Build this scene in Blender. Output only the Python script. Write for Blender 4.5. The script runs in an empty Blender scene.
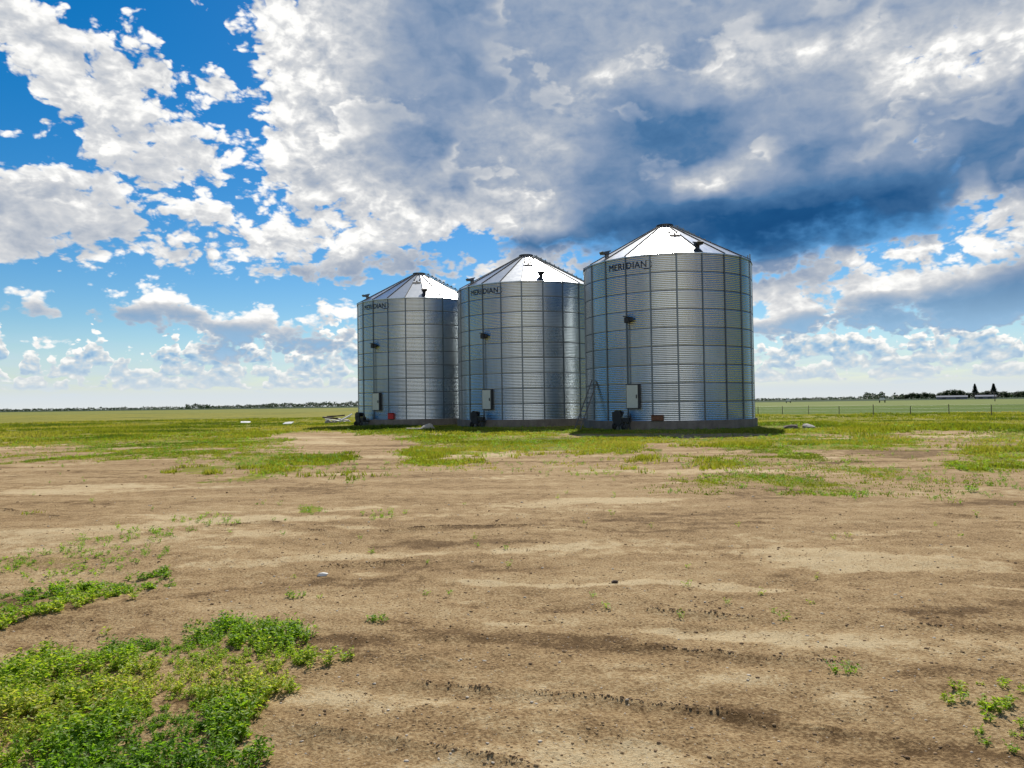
import bpy, bmesh, math, random
import numpy as np
from mathutils import Vector, Matrix

R = math.radians
scene = bpy.context.scene
col = scene.collection
random.seed(7)
rng = np.random.default_rng(11)

def srgb(r, g, b):
    f = lambda c: (c/255/12.92) if c/255 <= 0.04045 else ((c/255+0.055)/1.055)**2.4
    return (f(r), f(g), f(b), 1.0)

SUN_EL, SUN_AZ = 45.0, 10.5          # height, bearing right of straight ahead (+Y)

# ------------------------------------------------------------------ camera
cam = bpy.data.cameras.new("camera")
cam_ob = bpy.data.objects.new("camera", cam)
col.objects.link(cam_ob)
scene.camera = cam_ob
cam.sensor_width = 36.0
cam.lens = 740.0/1024.0*36.0
cam.clip_start, cam.clip_end = 0.05, 20000.0
_p, _r = R(1.52), R(0.82)
_f = Vector((0, math.cos(_p), math.sin(_p)))
_r0 = Vector((1, 0, 0)); _u0 = Vector((0, -math.sin(_p), math.cos(_p)))
_rt = _r0*math.cos(_r) - _u0*math.sin(_r)
_up = _r0*math.sin(_r) + _u0*math.cos(_r)
cam_ob.matrix_world = Matrix(((_rt.x, _up.x, -_f.x, 0), (_rt.y, _up.y, -_f.y, 0), (_rt.z, _up.z, -_f.z, 1.7), (0, 0, 0, 1)))

scene.render.engine = 'CYCLES'
scene.view_settings.view_transform = 'Standard'
scene.view_settings.look = 'None'
scene.view_settings.exposure = 0.25
scene.view_settings.gamma = 1.0
scene.view_settings.use_curve_mapping = False
scene.cycles.use_denoising = True
scene.cycles.max_bounces = 8
scene.cycles.transparent_max_bounces = 8
scene.cycles.blur_glossy = 1.0
scene.cycles.sample_clamp_indirect = 4.0

# ------------------------------------------------------------------ node helper
class NT:
    def __init__(self, tree): self.t = tree; self.n = tree.nodes; self.l = tree.links
    def new(self, typ, **kw):
        nd = self.n.new(typ)
        for k, v in kw.items(): setattr(nd, k, v)
        return nd
    def put(self, sock, v):
        if v is None: return
        if hasattr(v, 'is_linked') or isinstance(v, bpy.types.NodeSocket): self.l.new(v, sock)
        else: sock.default_value = v
    def m(self, op, a=None, b=None, c=None, clamp=False):
        nd = self.n.new('ShaderNodeMath'); nd.operation = op; nd.use_clamp = clamp
        for i, v in enumerate((a, b, c)): self.put(nd.inputs[i], v)
        return nd.outputs[0]
    def v(self, op, a=None, b=None, c=None, scale=None):
        nd = self.n.new('ShaderNodeVectorMath'); nd.operation = op
        for i, v in enumerate((a, b, c)):
            if v is not None: self.put(nd.inputs[i], v)
        if scale is not None: self.put(nd.inputs['Scale'], scale)
        return nd.outputs['Value'] if op in ('LENGTH', 'DOT_PRODUCT', 'DISTANCE') else nd.outputs[0]
    def noise(self, vec, scale, detail=4, rough=0.55, dist=0.0, color=False, lac=2.0, dim='3D'):
        nd = self.n.new('ShaderNodeTexNoise'); nd.noise_dimensions = dim
        self.put(nd.inputs['Vector'], vec); self.put(nd.inputs['Scale'], scale)
        nd.inputs['Detail'].default_value = detail; nd.inputs['Roughness'].default_value = rough
        nd.inputs['Lacunarity'].default_value = lac; nd.inputs['Distortion'].default_value = dist
        return nd.outputs['Color' if color else 'Fac']
    def voronoi(self, vec, scale, detail=0, feature='F1', rough=0.5, out='Distance', smooth=None, dim='3D'):
        nd = self.n.new('ShaderNodeTexVoronoi'); nd.voronoi_dimensions = dim; nd.feature = feature
        self.put(nd.inputs['Vector'], vec); self.put(nd.inputs['Scale'], scale)
        if 'Detail' in nd.inputs:
            nd.inputs['Detail'].default_value = detail; nd.inputs['Roughness'].default_value = rough
        if smooth is not None: nd.inputs['Smoothness'].default_value = smooth
        return nd.outputs[out]
    def rng(self, val, a, b, c=0.0, d=1.0, typ='LINEAR', clamp=True):
        nd = self.n.new('ShaderNodeMapRange'); nd.interpolation_type = typ; nd.clamp = clamp
        for i, v in enumerate((val, a, b, c, d)): self.put(nd.inputs[i], v)
        return nd.outputs[0]
    def mix(self, fac, a, b, blend='MIX'):
        nd = self.n.new('ShaderNodeMix'); nd.data_type = 'RGBA'; nd.blend_type = blend
        self.put(nd.inputs[0], fac); self.put(nd.inputs[6], a); self.put(nd.inputs[7], b)
        return nd.outputs[2]
    def ramp(self, fac, stops, interp='LINEAR'):
        nd = self.n.new('ShaderNodeValToRGB'); nd.color_ramp.interpolation = interp
        e = nd.color_ramp.elements
        while len(e) < len(stops): e.new(0.5)
        for el, (p, c) in zip(e, stops): el.position = p; el.color = c
        self.put(nd.inputs[0], fac)
        return nd.outputs[0]
    def mapping(self, vec, loc=(0,0,0), rot=(0,0,0), scale=(1,1,1), typ='POINT'):
        nd = self.n.new('ShaderNodeMapping'); nd.vector_type = typ
        self.put(nd.inputs['Vector'], vec)
        nd.inputs['Location'].default_value = loc; nd.inputs['Rotation'].default_value = rot; nd.inputs['Scale'].default_value = scale
        return nd.outputs[0]
    def attr(self, name, out='Fac'):
        nd = self.n.new('ShaderNodeAttribute'); nd.attribute_name = name
        return nd.outputs[out]

# ------------------------------------------------------------------ sky: clouds by bearing and height in degrees
CLOUD_MASSES = [
  (-34.24,23.98,2.38,1.92,-24.2),
  (-31.75,22.85,3.08,2.24,-24.2),
  (-28.65,22.39,2.86,1.77,-9.2),
  (-26.61,24.7,1.73,0.83,-7.2),
  (-29.6,20.43,4.68,2.15,-17.2),
  (-33.15,22.32,2.44,1.43,-29.2),
  (-25.54,22.18,3.28,1.12,-4.2),
  (-21.6,22.36,2.28,1.08,-7.2),
  (-26.99,19.86,4.92,1.24,-9.2),
  (-22.95,19.71,3.02,0.64,-7.2),
  (-27.92,17.78,2.06,1.64,-19.2),
  (-26.06,16.61,3.12,1.67,-9.2),
  (-23.48,17.1,3.26,1.56,-4.2),
  (-21.14,17.81,2.02,0.87,-9.2),
  (-21.81,19.38,2.0,0.57,-29.2),
  (-20.11,18.91,0.68,1.02,0.8),
  (-33.78,16.94,1.71,0.45,-7.2),
  (-31.45,16.7,0.79,0.33,-49.2),
  (-23.46,26.88,0.91,0.43,0.8),
  (-20.29,25.38,0.54,0.73,-19.2),
  (-31.45,14.02,5.07,1.98,-2.2),
  (-34.2,12.11,3.71,2.69,0.8),
  (-29.42,11.87,5.29,1.35,-5.2),
  (-25.12,10.49,4.13,0.63,-4.2),
  (-22.5,13.56,3.04,1.22,-7.2),
  (-33.38,9.56,3.24,0.58,-4.2),
  (-21.17,11.3,4.04,0.79,-2.2),
  (-17.35,12.36,3.88,1.63,3.8),
  (-27.31,10.87,4.28,0.69,-4.2),
  (-26.07,6.72,3.5,1.11,0.8),
  (-25.12,7.87,1.65,1.05,0.8),
  (-27.92,6.71,1.57,0.82,0.8),
  (-23.38,6.4,1.7,0.57,0.8),
  (-33.38,6.88,1.62,0.71,0.8),
  (-34.29,6.7,1.37,0.58,0.8),
  (-31.32,4.5,1.36,0.4,0.8),
  (-11.9,10.97,3.41,1.67,0.8),
  (-10.77,11.88,2.09,1.44,0.8),
  (-8.89,10.88,2.87,1.38,0.8),
  (-15.58,10.27,3.45,0.75,3.8),
  (-18.07,9.89,1.4,0.52,0.8),
  (-6.6,10.75,1.68,1.0,-9.2),
  (-4.53,10.08,1.15,1.0,0.8),
  (-2.51,10.46,1.24,0.85,0.8),
  (2.33,11.74,2.78,1.55,0.8),
  (0.76,10.87,3.41,1.16,0.8),
  (4.25,10.57,2.0,1.31,0.8),
  (0.38,11.63,1.24,0.85,0.8),
  (-17.61,27.04,2.81,1.77,-9.2),
  (-16.55,24.76,2.85,2.37,0.8),
  (-14.36,26.52,3.63,3.0,0.8),
  (-14.54,22.37,4.5,3.3,0.8),
  (-16.16,20.26,3.29,2.23,0.8),
  (-14.86,18.67,4.48,2.99,0.8),
  (-13.71,15.95,4.75,1.8,-4.2),
  (-15.19,14.04,4.76,1.05,-4.2),
  (-8.48,14.35,6.82,1.99,0.8),
  (-4.51,23.18,11.54,9.65,0.8),
  (1.19,13.85,4.49,1.32,0.8),
  (7.19,23.6,17.53,9.6,0.8),
  (5.52,16.79,9.21,4.93,0.8),
  (20.5,25.36,21.74,3.62,0.8),
  (17.5,18.02,14.09,7.01,0.8),
  (25.31,18.65,5.06,5.25,0.8),
  (28.01,14.36,4.71,3.08,-4.2),
  (14.52,13.75,10.88,2.85,0.8),
  (20.83,11.46,10.15,1.45,4.8),
  (30.6,21.54,4.88,1.73,12.8),
  (34.51,21.32,3.15,1.79,15.8),
  (28.19,20.95,2.11,1.71,0.8),
  (10.01,11.47,4.96,1.07,0.8),
  (19.42,10.01,3.44,1.02,0.8),
  (34.12,17.04,4.51,4.81,0.8),
  (31.12,19.46,2.84,1.99,0.8),
  (30.72,15.66,0.51,0.47,0.8),
  (32.38,13.75,0.77,0.39,-19.2),
  (33.7,11.79,2.25,1.22,10.8),
  (35.82,12.2,2.04,1.63,0.8),
  (19.41,9.44,2.76,1.46,0.8),
  (24.75,9.43,3.19,0.91,4.8),
  (29.38,9.38,4.12,0.94,3.8),
  (33.09,9.35,3.8,1.17,6.8),
  (26.02,9.18,5.63,0.9,3.8),
  (22.77,8.27,4.61,1.07,0.8),
  (30.22,7.51,2.66,1.0,0.8),
  (27.84,7.52,3.94,1.16,0.8),
  (25.65,6.87,3.78,1.19,0.8),
  (21.4,6.8,3.22,1.3,-9.2),
  (21.37,5.73,2.42,1.15,0.8),
  (19.71,7.55,2.06,0.58,-4.2),
  (19.18,5.26,2.35,0.88,-19.2),
  (31.34,6.68,1.92,0.79,0.8),
  (33.01,6.53,5.44,2.34,3.8),
  (27.79,5.62,5.76,1.1,0.8),
  (-20.51,5.62,2.58,1.45,0.8),
  (-18.65,6.53,1.53,1.17,0.8),
  (-13.78,7.07,2.19,0.98,0.8),
  (-15.97,4.96,3.58,1.04,0.8),
  (-21.2,4.02,3.37,0.72,0.8),
]
CLOUD_TONES = [
  (34.08,15.85,2.92,2.88,0.8,0.36,2.0),
  (33.89,18.58,2.67,0.96,0.8,0.42,1.2),
  (-5.26,25.14,6.53,4.24,0.8,0.5,1),
  (2.57,25.76,6.18,4.64,0.8,0.52,1),
  (-6.08,21.8,3.83,3.08,0.8,0.48,0.8),
  (-11.37,27.38,2.23,3.04,0.8,0.72,0.8),
  (-16.56,23.81,3.2,5.94,0.8,0.9,1.6),
  (-13.63,25.65,2.93,1.5,-19.2,0.9,0.8),
  (-15.16,17.96,3.61,2.99,0.8,0.88,1.3),
  (-15.9,15.83,2.15,1.49,0.8,0.78,0.8),
  (-12.22,17.57,2.96,1.21,0.8,0.62,0.7),
  (-8.48,14.35,6.06,1.07,0.8,0.9,1.2),
  (-17.66,20.46,1.41,4.43,0.8,1.0,1),
  (-13.66,22.11,2.19,1.88,0.8,0.9,0.8),
  (-2.22,20.13,4.64,1.55,0.8,0.74,1),
  (-5.36,18.0,4.61,1.23,0.8,0.6,1),
  (-0.71,16.94,4.64,1.7,0.8,0.66,1),
  (2.46,19.72,3.09,1.55,0.8,0.72,0.9),
  (-2.3,14.63,4.64,0.77,0.8,0.86,0.8),
  (1.58,13.84,3.09,0.7,0.8,0.95,1.2),
  (0.87,18.35,1.94,1.08,0.8,0.52,0.7),
  (11.08,26.53,8.2,2.28,0.8,0.56,1),
  (21.88,26.04,10.0,1.8,0.8,0.52,1),
  (31.83,23.97,4.47,1.32,0.8,0.48,1),
  (14.78,25.21,4.34,0.9,0.8,0.58,0.6),
  (19.08,24.65,5.53,0.73,0.8,0.5,0.6),
  (7.58,23.58,2.13,0.77,25.8,1.0,1.6),
  (10.26,23.72,1.65,0.61,10.8,0.97,1.2),
  (7.17,22.27,1.91,1.08,0.8,0.66,0.8),
  (16.19,23.33,3.57,0.59,12.8,1.0,1.8),
  (21.13,23.54,4.04,0.65,12.8,1.0,1.8),
  (25.13,23.66,3.17,0.63,10.8,1.0,1.6),
  (30.02,21.66,4.35,1.34,10.8,1.0,2.6),
  (33.99,21.74,2.66,1.16,15.8,0.98,2),
  (28.49,20.77,1.67,0.82,0.8,1.0,1.6),
  (11.72,21.62,3.71,1.67,0.8,0.33,1.2),
  (13.9,19.06,4.38,1.88,0.8,0.28,1.3),
  (10.16,19.35,3.0,1.68,0.8,0.34,1),
  (8.6,17.35,3.03,1.22,0.8,0.5,0.8),
  (16.04,16.66,2.86,0.52,12.8,1.0,2.2),
  (7.03,15.28,3.81,1.23,0.8,0.42,0.9),
  (3.96,16.48,1.93,1.54,0.8,0.66,0.7),
  (21.05,20.57,4.05,2.53,0.8,0.54,1.2),
  (25.66,19.55,3.15,2.44,0.8,0.5,1.2),
  (22.33,17.45,3.97,2.15,0.8,0.52,1.2),
  (27.46,16.7,3.05,2.06,0.8,0.5,1.2),
  (20.24,15.34,4.09,1.16,15.8,0.44,1),
  (27.39,14.12,3.66,0.96,0.8,0.42,1),
  (30.47,16.83,1.44,2.67,0.8,0.45,1),
  (14.5,13.03,9.43,1.05,0.8,0.15,1.7),
  (22.22,13.06,7.3,1.43,6.8,0.08,2.2),
  (28.58,12.97,2.99,0.88,10.8,0.2,1.2),
  (10.81,14.0,4.48,0.76,0.8,0.26,0.8),
  (8.5,12.28,3.79,0.92,0.8,0.4,0.8),
  (21.5,11.26,6.7,0.72,0.8,0.2,1.2),
  (19.42,9.8,3.44,0.73,0.8,0.45,1.2),
  (30.72,15.66,0.46,0.33,0.8,1.0,4),
  (32.38,13.75,0.66,0.33,-19.2,1.0,4),
  (-10.79,10.1,3.74,0.68,0.8,0.52,1.3),
  (-8.52,10.73,1.82,1.07,0.8,0.6,0.8),
  (-12.64,11.97,2.21,0.76,0.8,0.95,0.8),
  (-26.2,6.16,2.99,0.56,0.8,0.55,1.5),
  (-33.21,6.44,1.3,0.26,0.8,0.62,1.2),
  (-31.45,13.07,3.38,0.79,0.8,0.74,1),
  (-33.66,10.92,2.15,0.77,0.8,0.76,1),
  (-29.13,22.66,2.36,0.95,-19.2,0.86,0.8),
  (-24.46,16.93,2.57,0.56,0.8,0.82,1),
  (2.7,10.98,1.93,0.7,0.8,0.72,1),
  (-22.5,13.29,1.98,0.36,0.8,0.82,0.8),
  (-25.44,7.72,1.89,0.7,0.8,1.0,1),
  (22.77,8.13,2.96,0.5,0.8,0.64,1),
  (26.63,8.58,3.09,0.28,0.8,0.7,0.8),
  (29.69,9.61,3.51,0.4,0.8,1.0,1.4),
  (33.64,9.54,2.95,0.58,6.8,0.97,1.4),
  (33.55,6.23,4.3,1.42,0.8,0.42,1.8),
  (27.78,5.21,4.85,0.48,0.8,0.45,1.4),
  (31.3,5.11,3.96,0.53,0.8,0.36,1.4),
  (-20.52,4.75,3.4,0.65,0.8,0.55,1.2),
  (-15.25,4.59,3.6,0.6,0.8,0.6,1),
  (-19.48,6.51,2.06,0.73,0.8,0.98,1.2),
  (-13.78,7.52,2.19,0.6,0.8,0.98,1),
  (26.59,7.0,3.1,0.28,0.8,0.62,0.8),
  (28.15,7.96,3.31,0.55,0.8,1.0,1.6),
  (33.7,11.73,1.93,0.77,0.8,0.97,1.8),
  (21.4,6.94,2.28,0.72,0.8,0.97,1.2),
  (25.4,9.51,2.53,0.42,0.8,0.95,1.2),
]


AZ0, AZ1, NAZ = -42.0, 42.0, 120
# base height, tallest tower, detail along the horizon, seed, cover
LOW_ROWS = [(1.2, 2.0, 0.34, 3.0, 0.26), (1.9, 3.2, 0.30, 31.0, 0.32), (2.7, 4.4, 0.24, 52.4, 0.37)]
NROW = 27
def row_el(i):                       # height of row i: closer together near the horizon
    return 0.62*i + 0.0245*i*i
F_LO, F_HI = -3.0, 7.0               # range of the thickness channel, degrees

def ell(A, E, a, e, rx, ry, rot):
    c, s_ = math.cos(R(rot)), math.sin(R(rot))
    dx, dy = A - a, E - e
    return np.sqrt(((dx*c + dy*s_)/rx)**2 + ((-dx*s_ + dy*c)/ry)**2)

def macro(A, E):
    f = np.full(A.shape, -9.0)
    k = 0.3
    for (a, e, rx, ry, rot) in CLOUD_MASSES:
        mr = min(rx, ry)
        s_ = (1.0 - ell(A, E, a, e, rx, ry, rot))*mr + 0.12
        h = np.maximum(k - np.abs(f - s_), 0)/k
        f = np.maximum(f, s_) + h*h*k*0.25
    return f

def tone_of(A, E):
    num = np.full(A.shape, 0.02*0.86); den = np.full(A.shape, 0.02)
    for (a, e, rx, ry, rot, tv, wt) in CLOUD_TONES:
        g = wt*np.exp(-0.9*ell(A, E, a, e, rx, ry, rot)**2)
        num += g*tv; den += g
    return num/den

def curve_rows(N, P_az, P_el):
    """Three smooth fields over bearing and height, held as one curve per height row: thickness, tone, relief."""
    azs = np.linspace(AZ0, AZ1, NAZ)
    T = N.rng(P_az, AZ0, AZ1)
    cx = N.new('ShaderNodeCombineXYZ')
    for i in range(3): N.l.new(T, cx.inputs[i])
    Tv = cx.outputs[0]
    acc = None
    # row index as a function of height (inverse of row_el)
    x = N.m('DIVIDE', N.m('SUBTRACT', N.m('SQRT', N.m('MULTIPLY_ADD', N.m('MAXIMUM', P_el, 0.0), 4*0.0245, 0.62**2)), 0.62), 2*0.0245)
    for i in range(NROW):
        E = np.full(NAZ, row_el(i))
        f = macro(azs, E)
        rel = f - macro(azs + 0.1, E + 0.7)
        ch = [(f - F_LO)/(F_HI - F_LO), tone_of(azs, E), rel*0.4 + 0.5]
        nd = N.new('ShaderNodeRGBCurve')
        mp = nd.mapping; mp.use_clip = False
        for c in range(3):
            pts = mp.curves[c].points
            ys = np.clip(ch[c], 0.0, 1.0)
            pts[0].location = (0.0, float(ys[0])); pts[1].location = (1.0, float(ys[-1]))
            for px, py in zip((azs[1:-1] - AZ0)/(AZ1 - AZ0), ys[1:-1]): pts.new(float(px), float(py))
        mp.update()
        N.put(nd.inputs['Color'], Tv)
        acc = nd.outputs[0] if acc is None else N.mix(N.m('SUBTRACT', x, float(i-1)), acc, nd.outputs[0])
    sp = N.new('ShaderNodeSeparateXYZ'); N.l.new(acc, sp.inputs[0])
    return N.m('MULTIPLY_ADD', sp.outputs[0], F_HI - F_LO, F_LO), sp.outputs[1], N.m('MULTIPLY_ADD', sp.outputs[2], 2.5, -1.25)

def build_world():
    w = bpy.data.worlds.new("World"); scene.world = w; w.use_nodes = True
    N = NT(w.node_tree); N.n.clear()
    out = N.new('ShaderNodeOutputWorld')
    sky = N.new('ShaderNodeTexSky'); sky.sky_type = 'NISHITA'; sky.sun_disc = False
    sky.sun_elevation = R(SUN_EL); sky.sun_rotation = R(SUN_AZ)
    sky.air_density = 1.0; sky.dust_density = 0.2; sky.ozone_density = 3.0
    geo = N.new('ShaderNodeTexCoord')
    D = N.v('NORMALIZE', geo.outputs['Generated'])
    sx = N.new('ShaderNodeSeparateXYZ'); N.l.new(D, sx.inputs[0])
    az = N.m('MULTIPLY', N.m('ARCTAN2', sx.outputs[0], sx.outputs[1]), 57.29578)
    el = N.m('MULTIPLY', N.m('ARCSINE', sx.outputs[2]), 57.29578)
    cb = N.new('ShaderNodeCombineXYZ'); N.l.new(az, cb.inputs[0]); N.l.new(el, cb.inputs[1])
    P = cb.outputs[0]
    # small-scale coordinates: finer and flatter towards the horizon, where the clouds are far away
    lowk = N.rng(el, 9.0, 4.0, typ='SMOOTHSTEP')
    wn = N.v('SUBTRACT', N.noise(N.mapping(P, scale=(1, 1.6, 1)), 0.2, 3, 0.6, color=True, dim='2D'), (0.5, 0.5, 0.5))
    wv = N.v('MULTIPLY', wn, N.rng(el, 3.0, 12.0, 0.45, 1.0))
    Pw = N.v('MULTIPLY_ADD', wv, (3.4, 2.0, 0), P)
    spw = N.new('ShaderNodeSeparateXYZ'); N.l.new(Pw, spw.inputs[0])
    f, tone0, mrel = curve_rows(N, spw.outputs[0], spw.outputs[1])

    def detail(vec):
        q = N.mapping(vec, scale=(1, 1.65, 1))
        nb = N.noise(q, 0.36, 7, 0.545, dim='2D')
        pf = N.voronoi(N.v('MULTIPLY_ADD', wn, (1.6, 1.6, 0), q), 0.75, 2.5, 'F1', 0.55, dim='2D')
        q2 = N.mapping(vec, scale=(1, 1.7, 1))
        pl = N.voronoi(N.v('MULTIPLY_ADD', wn, (1.0, 1.0, 0), q2), 1.15, 1.5, 'F1', 0.5, dim='2D')
        a = N.m('ADD', N.m('MULTIPLY_ADD', nb, 2.6, -1.0), N.m('MULTIPLY_ADD', pf, -1.0, 0.45))
        b = N.m('ADD', N.m('MULTIPLY_ADD', nb, 2.2, -1.0), N.m('MULTIPLY_ADD', pl, -0.7, 0.30))
        return N.m('ADD', N.m('MULTIPLY', a, N.m('SUBTRACT', 1.0, lowk)), N.m('MULTIPLY', b, lowk)), nb
    d1, nb1 = detail(P)
    d2, nb2 = detail(N.v('ADD', P, N.v('MULTIPLY', N.rng(el, 3.0, 10.0, 0.5, 1.0), (0.20, 0.95, 0))))

    # the rest of the dome: broken cloud on a flat layer overhead
    zc = N.m('ADD', N.m('MAXIMUM', sx.outputs[2], 0.0), 0.12)
    flat = N.new('ShaderNodeCombineXYZ')
    N.l.new(N.m('DIVIDE', sx.outputs[0], zc), flat.inputs[0]); N.l.new(N.m('DIVIDE', sx.outputs[1], zc), flat.inputs[1])
    away = N.m('MAXIMUM', N.rng(N.m('ABSOLUTE', az), 36.0, 42.0), N.rng(el, 30.0, 34.0))
    near = N.m('SUBTRACT', 1.0, away)
    nz = N.noise(flat.outputs[0], 0.55, 6, 0.56, dim='2D')
    f = N.m('MINIMUM', f, N.m('MULTIPLY', f, 2.4))
    murky = N.m('MULTIPLY', N.rng(tone0, 0.5, 0.22, typ='SMOOTHSTEP'), N.rng(el, 7.0, 10.0))                 # heavy undersides: soft edges, no lit rim
    f = N.m('ADD', f, N.m('MULTIPLY', d1, N.m('MULTIPLY_ADD', murky, -0.6, 1.0)))
    th = N.m('ADD', N.m('MULTIPLY', f, near), N.m('MULTIPLY', N.m('ADD', N.m('MULTIPLY_ADD', nz, 16.0, -10.2), N.rng(N.m('ABSOLUTE', az), 118.0, 165.0, 0.0, 3.6)), away))
    alpha = N.rng(th, N.m('MULTIPLY_ADD', murky, -0.5, -0.05), N.m('MULTIPLY_ADD', murky, 1.0, N.rng(lowk, 0.0, 1.0, 0.55, 0.35)), typ='SMOOTHSTEP')
    base = N.m('ADD', N.m('MULTIPLY', tone0, near), N.m('MULTIPLY', N.rng(nz, 0.45, 0.7, 0.98, 0.55), away))
    rel = N.m('MULTIPLY', N.m('MULTIPLY_ADD', N.m('SUBTRACT', d1, d2), 0.62, N.m('MULTIPLY', mrel, 0.35)), near)

    # blue between the clouds
    hs = N.new('ShaderNodeHueSaturation'); N.l.new(sky.outputs[0], hs.inputs['Color'])
    hs.inputs['Saturation'].default_value = 1.5; hs.inputs['Value'].default_value = 0.83
    blue = N.mix(1.0, hs.outputs[0], (0.095, 0.095, 0.095, 1), 'MULTIPLY')
    # pale far cloud above the horizon
    vn = N.noise(N.mapping(P, scale=(0.3, 1.6, 1)), 1.0, 5, 0.6, dim='2D')
    veil = N.m('MAXIMUM', N.m('MULTIPLY', N.rng(el, 6.5, 1.0, typ='SMOOTHSTEP'), N.rng(vn, 0.3, 0.7, 0.4, 1.0)), N.rng(el, 2.4, 0.7, typ='SMOOTHSTEP'))
    aside = N.m('MULTIPLY', N.rng(N.m('ABSOLUTE', az), 42.0, 60.0), N.rng(N.m('ABSOLUTE', az), 150.0, 120.0))
    veil = N.m('MULTIPLY', veil, N.m('MULTIPLY_ADD', aside, -0.75, 1.0))
    vcol = N.ramp(N.rng(el, 0.0, 5.0), [(0, srgb(206, 211, 212)), (1, srgb(167, 197, 220))])
    c0 = N.mix(veil, blue, vcol)
    # rows of far cumulus with flat bases, the lowest row the farthest
    pz = N.mapping(P, scale=(1, 1.5, 1))
    puff = N.m('MULTIPLY_ADD', N.voronoi(N.v('MULTIPLY_ADD', wn, (1.2, 1.2, 0), pz), 0.85, 2.2, 'F1', 0.5, dim='2D'), -1.0, 0.45)
    puff2 = N.m('MULTIPLY_ADD', N.voronoi(N.v('ADD', N.v('MULTIPLY_ADD', wn, (1.2, 1.2, 0), pz), (0.12, 0.5, 0)), 0.85, 2.2, 'F1', 0.5, dim='2D'), -1.0, 0.45)
    prel = N.m('SUBTRACT', puff, puff2)
    for (e0, hmax, fr, seed, thr) in LOW_ROWS:
        sh = N.new('ShaderNodeCombineXYZ'); N.l.new(N.m('MULTIPLY_ADD', az, fr, seed), sh.inputs[0]); N.l.new(N.m('MULTIPLY', el, 0.05), sh.inputs[1])
        hn = N.noise(sh.outputs[0], 1.0, 3, 0.55, dim='2D')
        H = N.m('MULTIPLY', N.rng(hn, thr, thr + 0.22), hmax)
        k = hmax/2.2
        st = N.m('ADD', N.m('SUBTRACT', N.m('ADD', H, e0), el), N.m('MULTIPLY_ADD', puff, 1.5*k, -0.15*k))
        sb = N.m('MULTIPLY', N.m('ADD', N.m('SUBTRACT', el, e0), N.m('MULTIPLY', puff, 0.35*k)), 1.6)
        sg = N.m('MINIMUM', st, sb)
        ra = N.m('MULTIPLY', N.rng(sg, 0.0, 0.30*k + 0.04, typ='SMOOTHSTEP'), N.rng(H, 0.02, 0.2))
        vt = N.m('DIVIDE', N.m('SUBTRACT', el, e0), N.m('ADD', H, 0.25))
        tn = N.m('ADD', N.m('MULTIPLY_ADD', vt, 0.75, 0.25), N.m('MULTIPLY', prel, 0.8))
        tn = N.m('ADD', tn, N.rng(st, 0.0, 0.6*k, 0.4, 0.0))
        rc = N.ramp(N.m('MINIMUM', N.m('MAXIMUM', tn, 0.0), 1.0), [(0.0, srgb(120, 162, 198)), (0.35, srgb(154, 184, 208)), (0.65, srgb(190, 200, 206)), (1.0, srgb(240, 239, 235))])
        rc = N.mix(N.rng(el, 4.0, 0.8, 0.0, 0.8), rc, srgb(206, 211, 212))
        c0 = N.mix(ra, c0, rc)
    # clouds: thin rims let the sun through, thick hearts are grey-blue
    edge = N.rng(th, 0.0, 1.1, 1.0, 0.0, typ='SMOOTHSTEP')
    rimmed = N.m('ADD', base, N.m('MULTIPLY', N.m('MULTIPLY', edge, N.m('MULTIPLY_ADD', murky, -0.5, 0.5)), N.m('SUBTRACT', 1.0, base)))
    rimmed = N.m('SUBTRACT', rimmed, N.m('MULTIPLY', lowk, N.rng(th, 0.1, 1.6, 0.0, 0.3)))
    relief = N.m('MULTIPLY', rel, N.rng(base, 0.5, 0.95, 0.04, 0.29))
    soft = N.m('MULTIPLY', N.m('MULTIPLY_ADD', N.noise(N.mapping(Pw, scale=(0.8, 1.3, 1)), 0.3, 5, 0.5, dim='2D'), 0.4, -0.2), N.rng(base, 0.1, 0.55, 0.25, 0.8))
    tone = N.m('ADD', N.m('ADD', rimmed, relief), soft)
    # heaps standing in front of one another inside the big cloud: a lit rim, then shade
    def heap(vec):
        return N.noise(N.v('MULTIPLY_ADD', wn, (5.0, 4.0, 0), N.mapping(vec, scale=(1, 1.7, 1))), 0.105, 2, 0.5, dim='2D')
    hp = heap(P); hp_up = heap(N.v('ADD', P, (0.5, 2.2, 0)))
    s2 = N.m('ADD', N.m('MULTIPLY_ADD', hp, 16.0, -8.2), N.m('MULTIPLY', d1, 0.8))
    topside = N.rng(N.m('SUBTRACT', hp, hp_up), -0.02, 0.09, typ='SMOOTHSTEP')
    rim = N.m('MULTIPLY', N.rng(s2, -0.25, 0.55, typ='SMOOTHSTEP'), N.rng(s2, 2.6, 0.3, typ='SMOOTHSTEP'))
    inside = N.m('MULTIPLY', N.rng(base, 0.12, 0.45), N.rng(th, 0.8, 2.0))
    tone = N.m('ADD', tone, N.m('MULTIPLY', inside, N.m('SUBTRACT', N.m('MULTIPLY', N.m('MULTIPLY', rim, topside), 0.17), N.m('MULTIPLY', N.rng(s2, 0.8, 3.2), 0.10))))
    tone = N.m('MINIMUM', N.m('MAXIMUM', tone, 0.0), 1.0)
    cm = N.ramp(tone, [(0.0, srgb(14, 60, 108)), (0.15, srgb(27, 76, 123)), (0.32, srgb(72, 111, 152)), (0.5, srgb(127, 145, 171)), (0.68, srgb(164, 172, 184)), (0.85, srgb(198, 200, 203)), (1.0, srgb(240, 239, 236))])
    cm = N.mix(N.m('MULTIPLY', lowk, N.rng(tone, 0.85, 0.5)), cm, srgb(140, 176, 206))
    cm = N.mix(N.rng(el, 4.2, 0.9, 0.0, 0.9), cm, srgb(205, 210, 211))
    c1 = N.mix(alpha, c0, cm)
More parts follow.
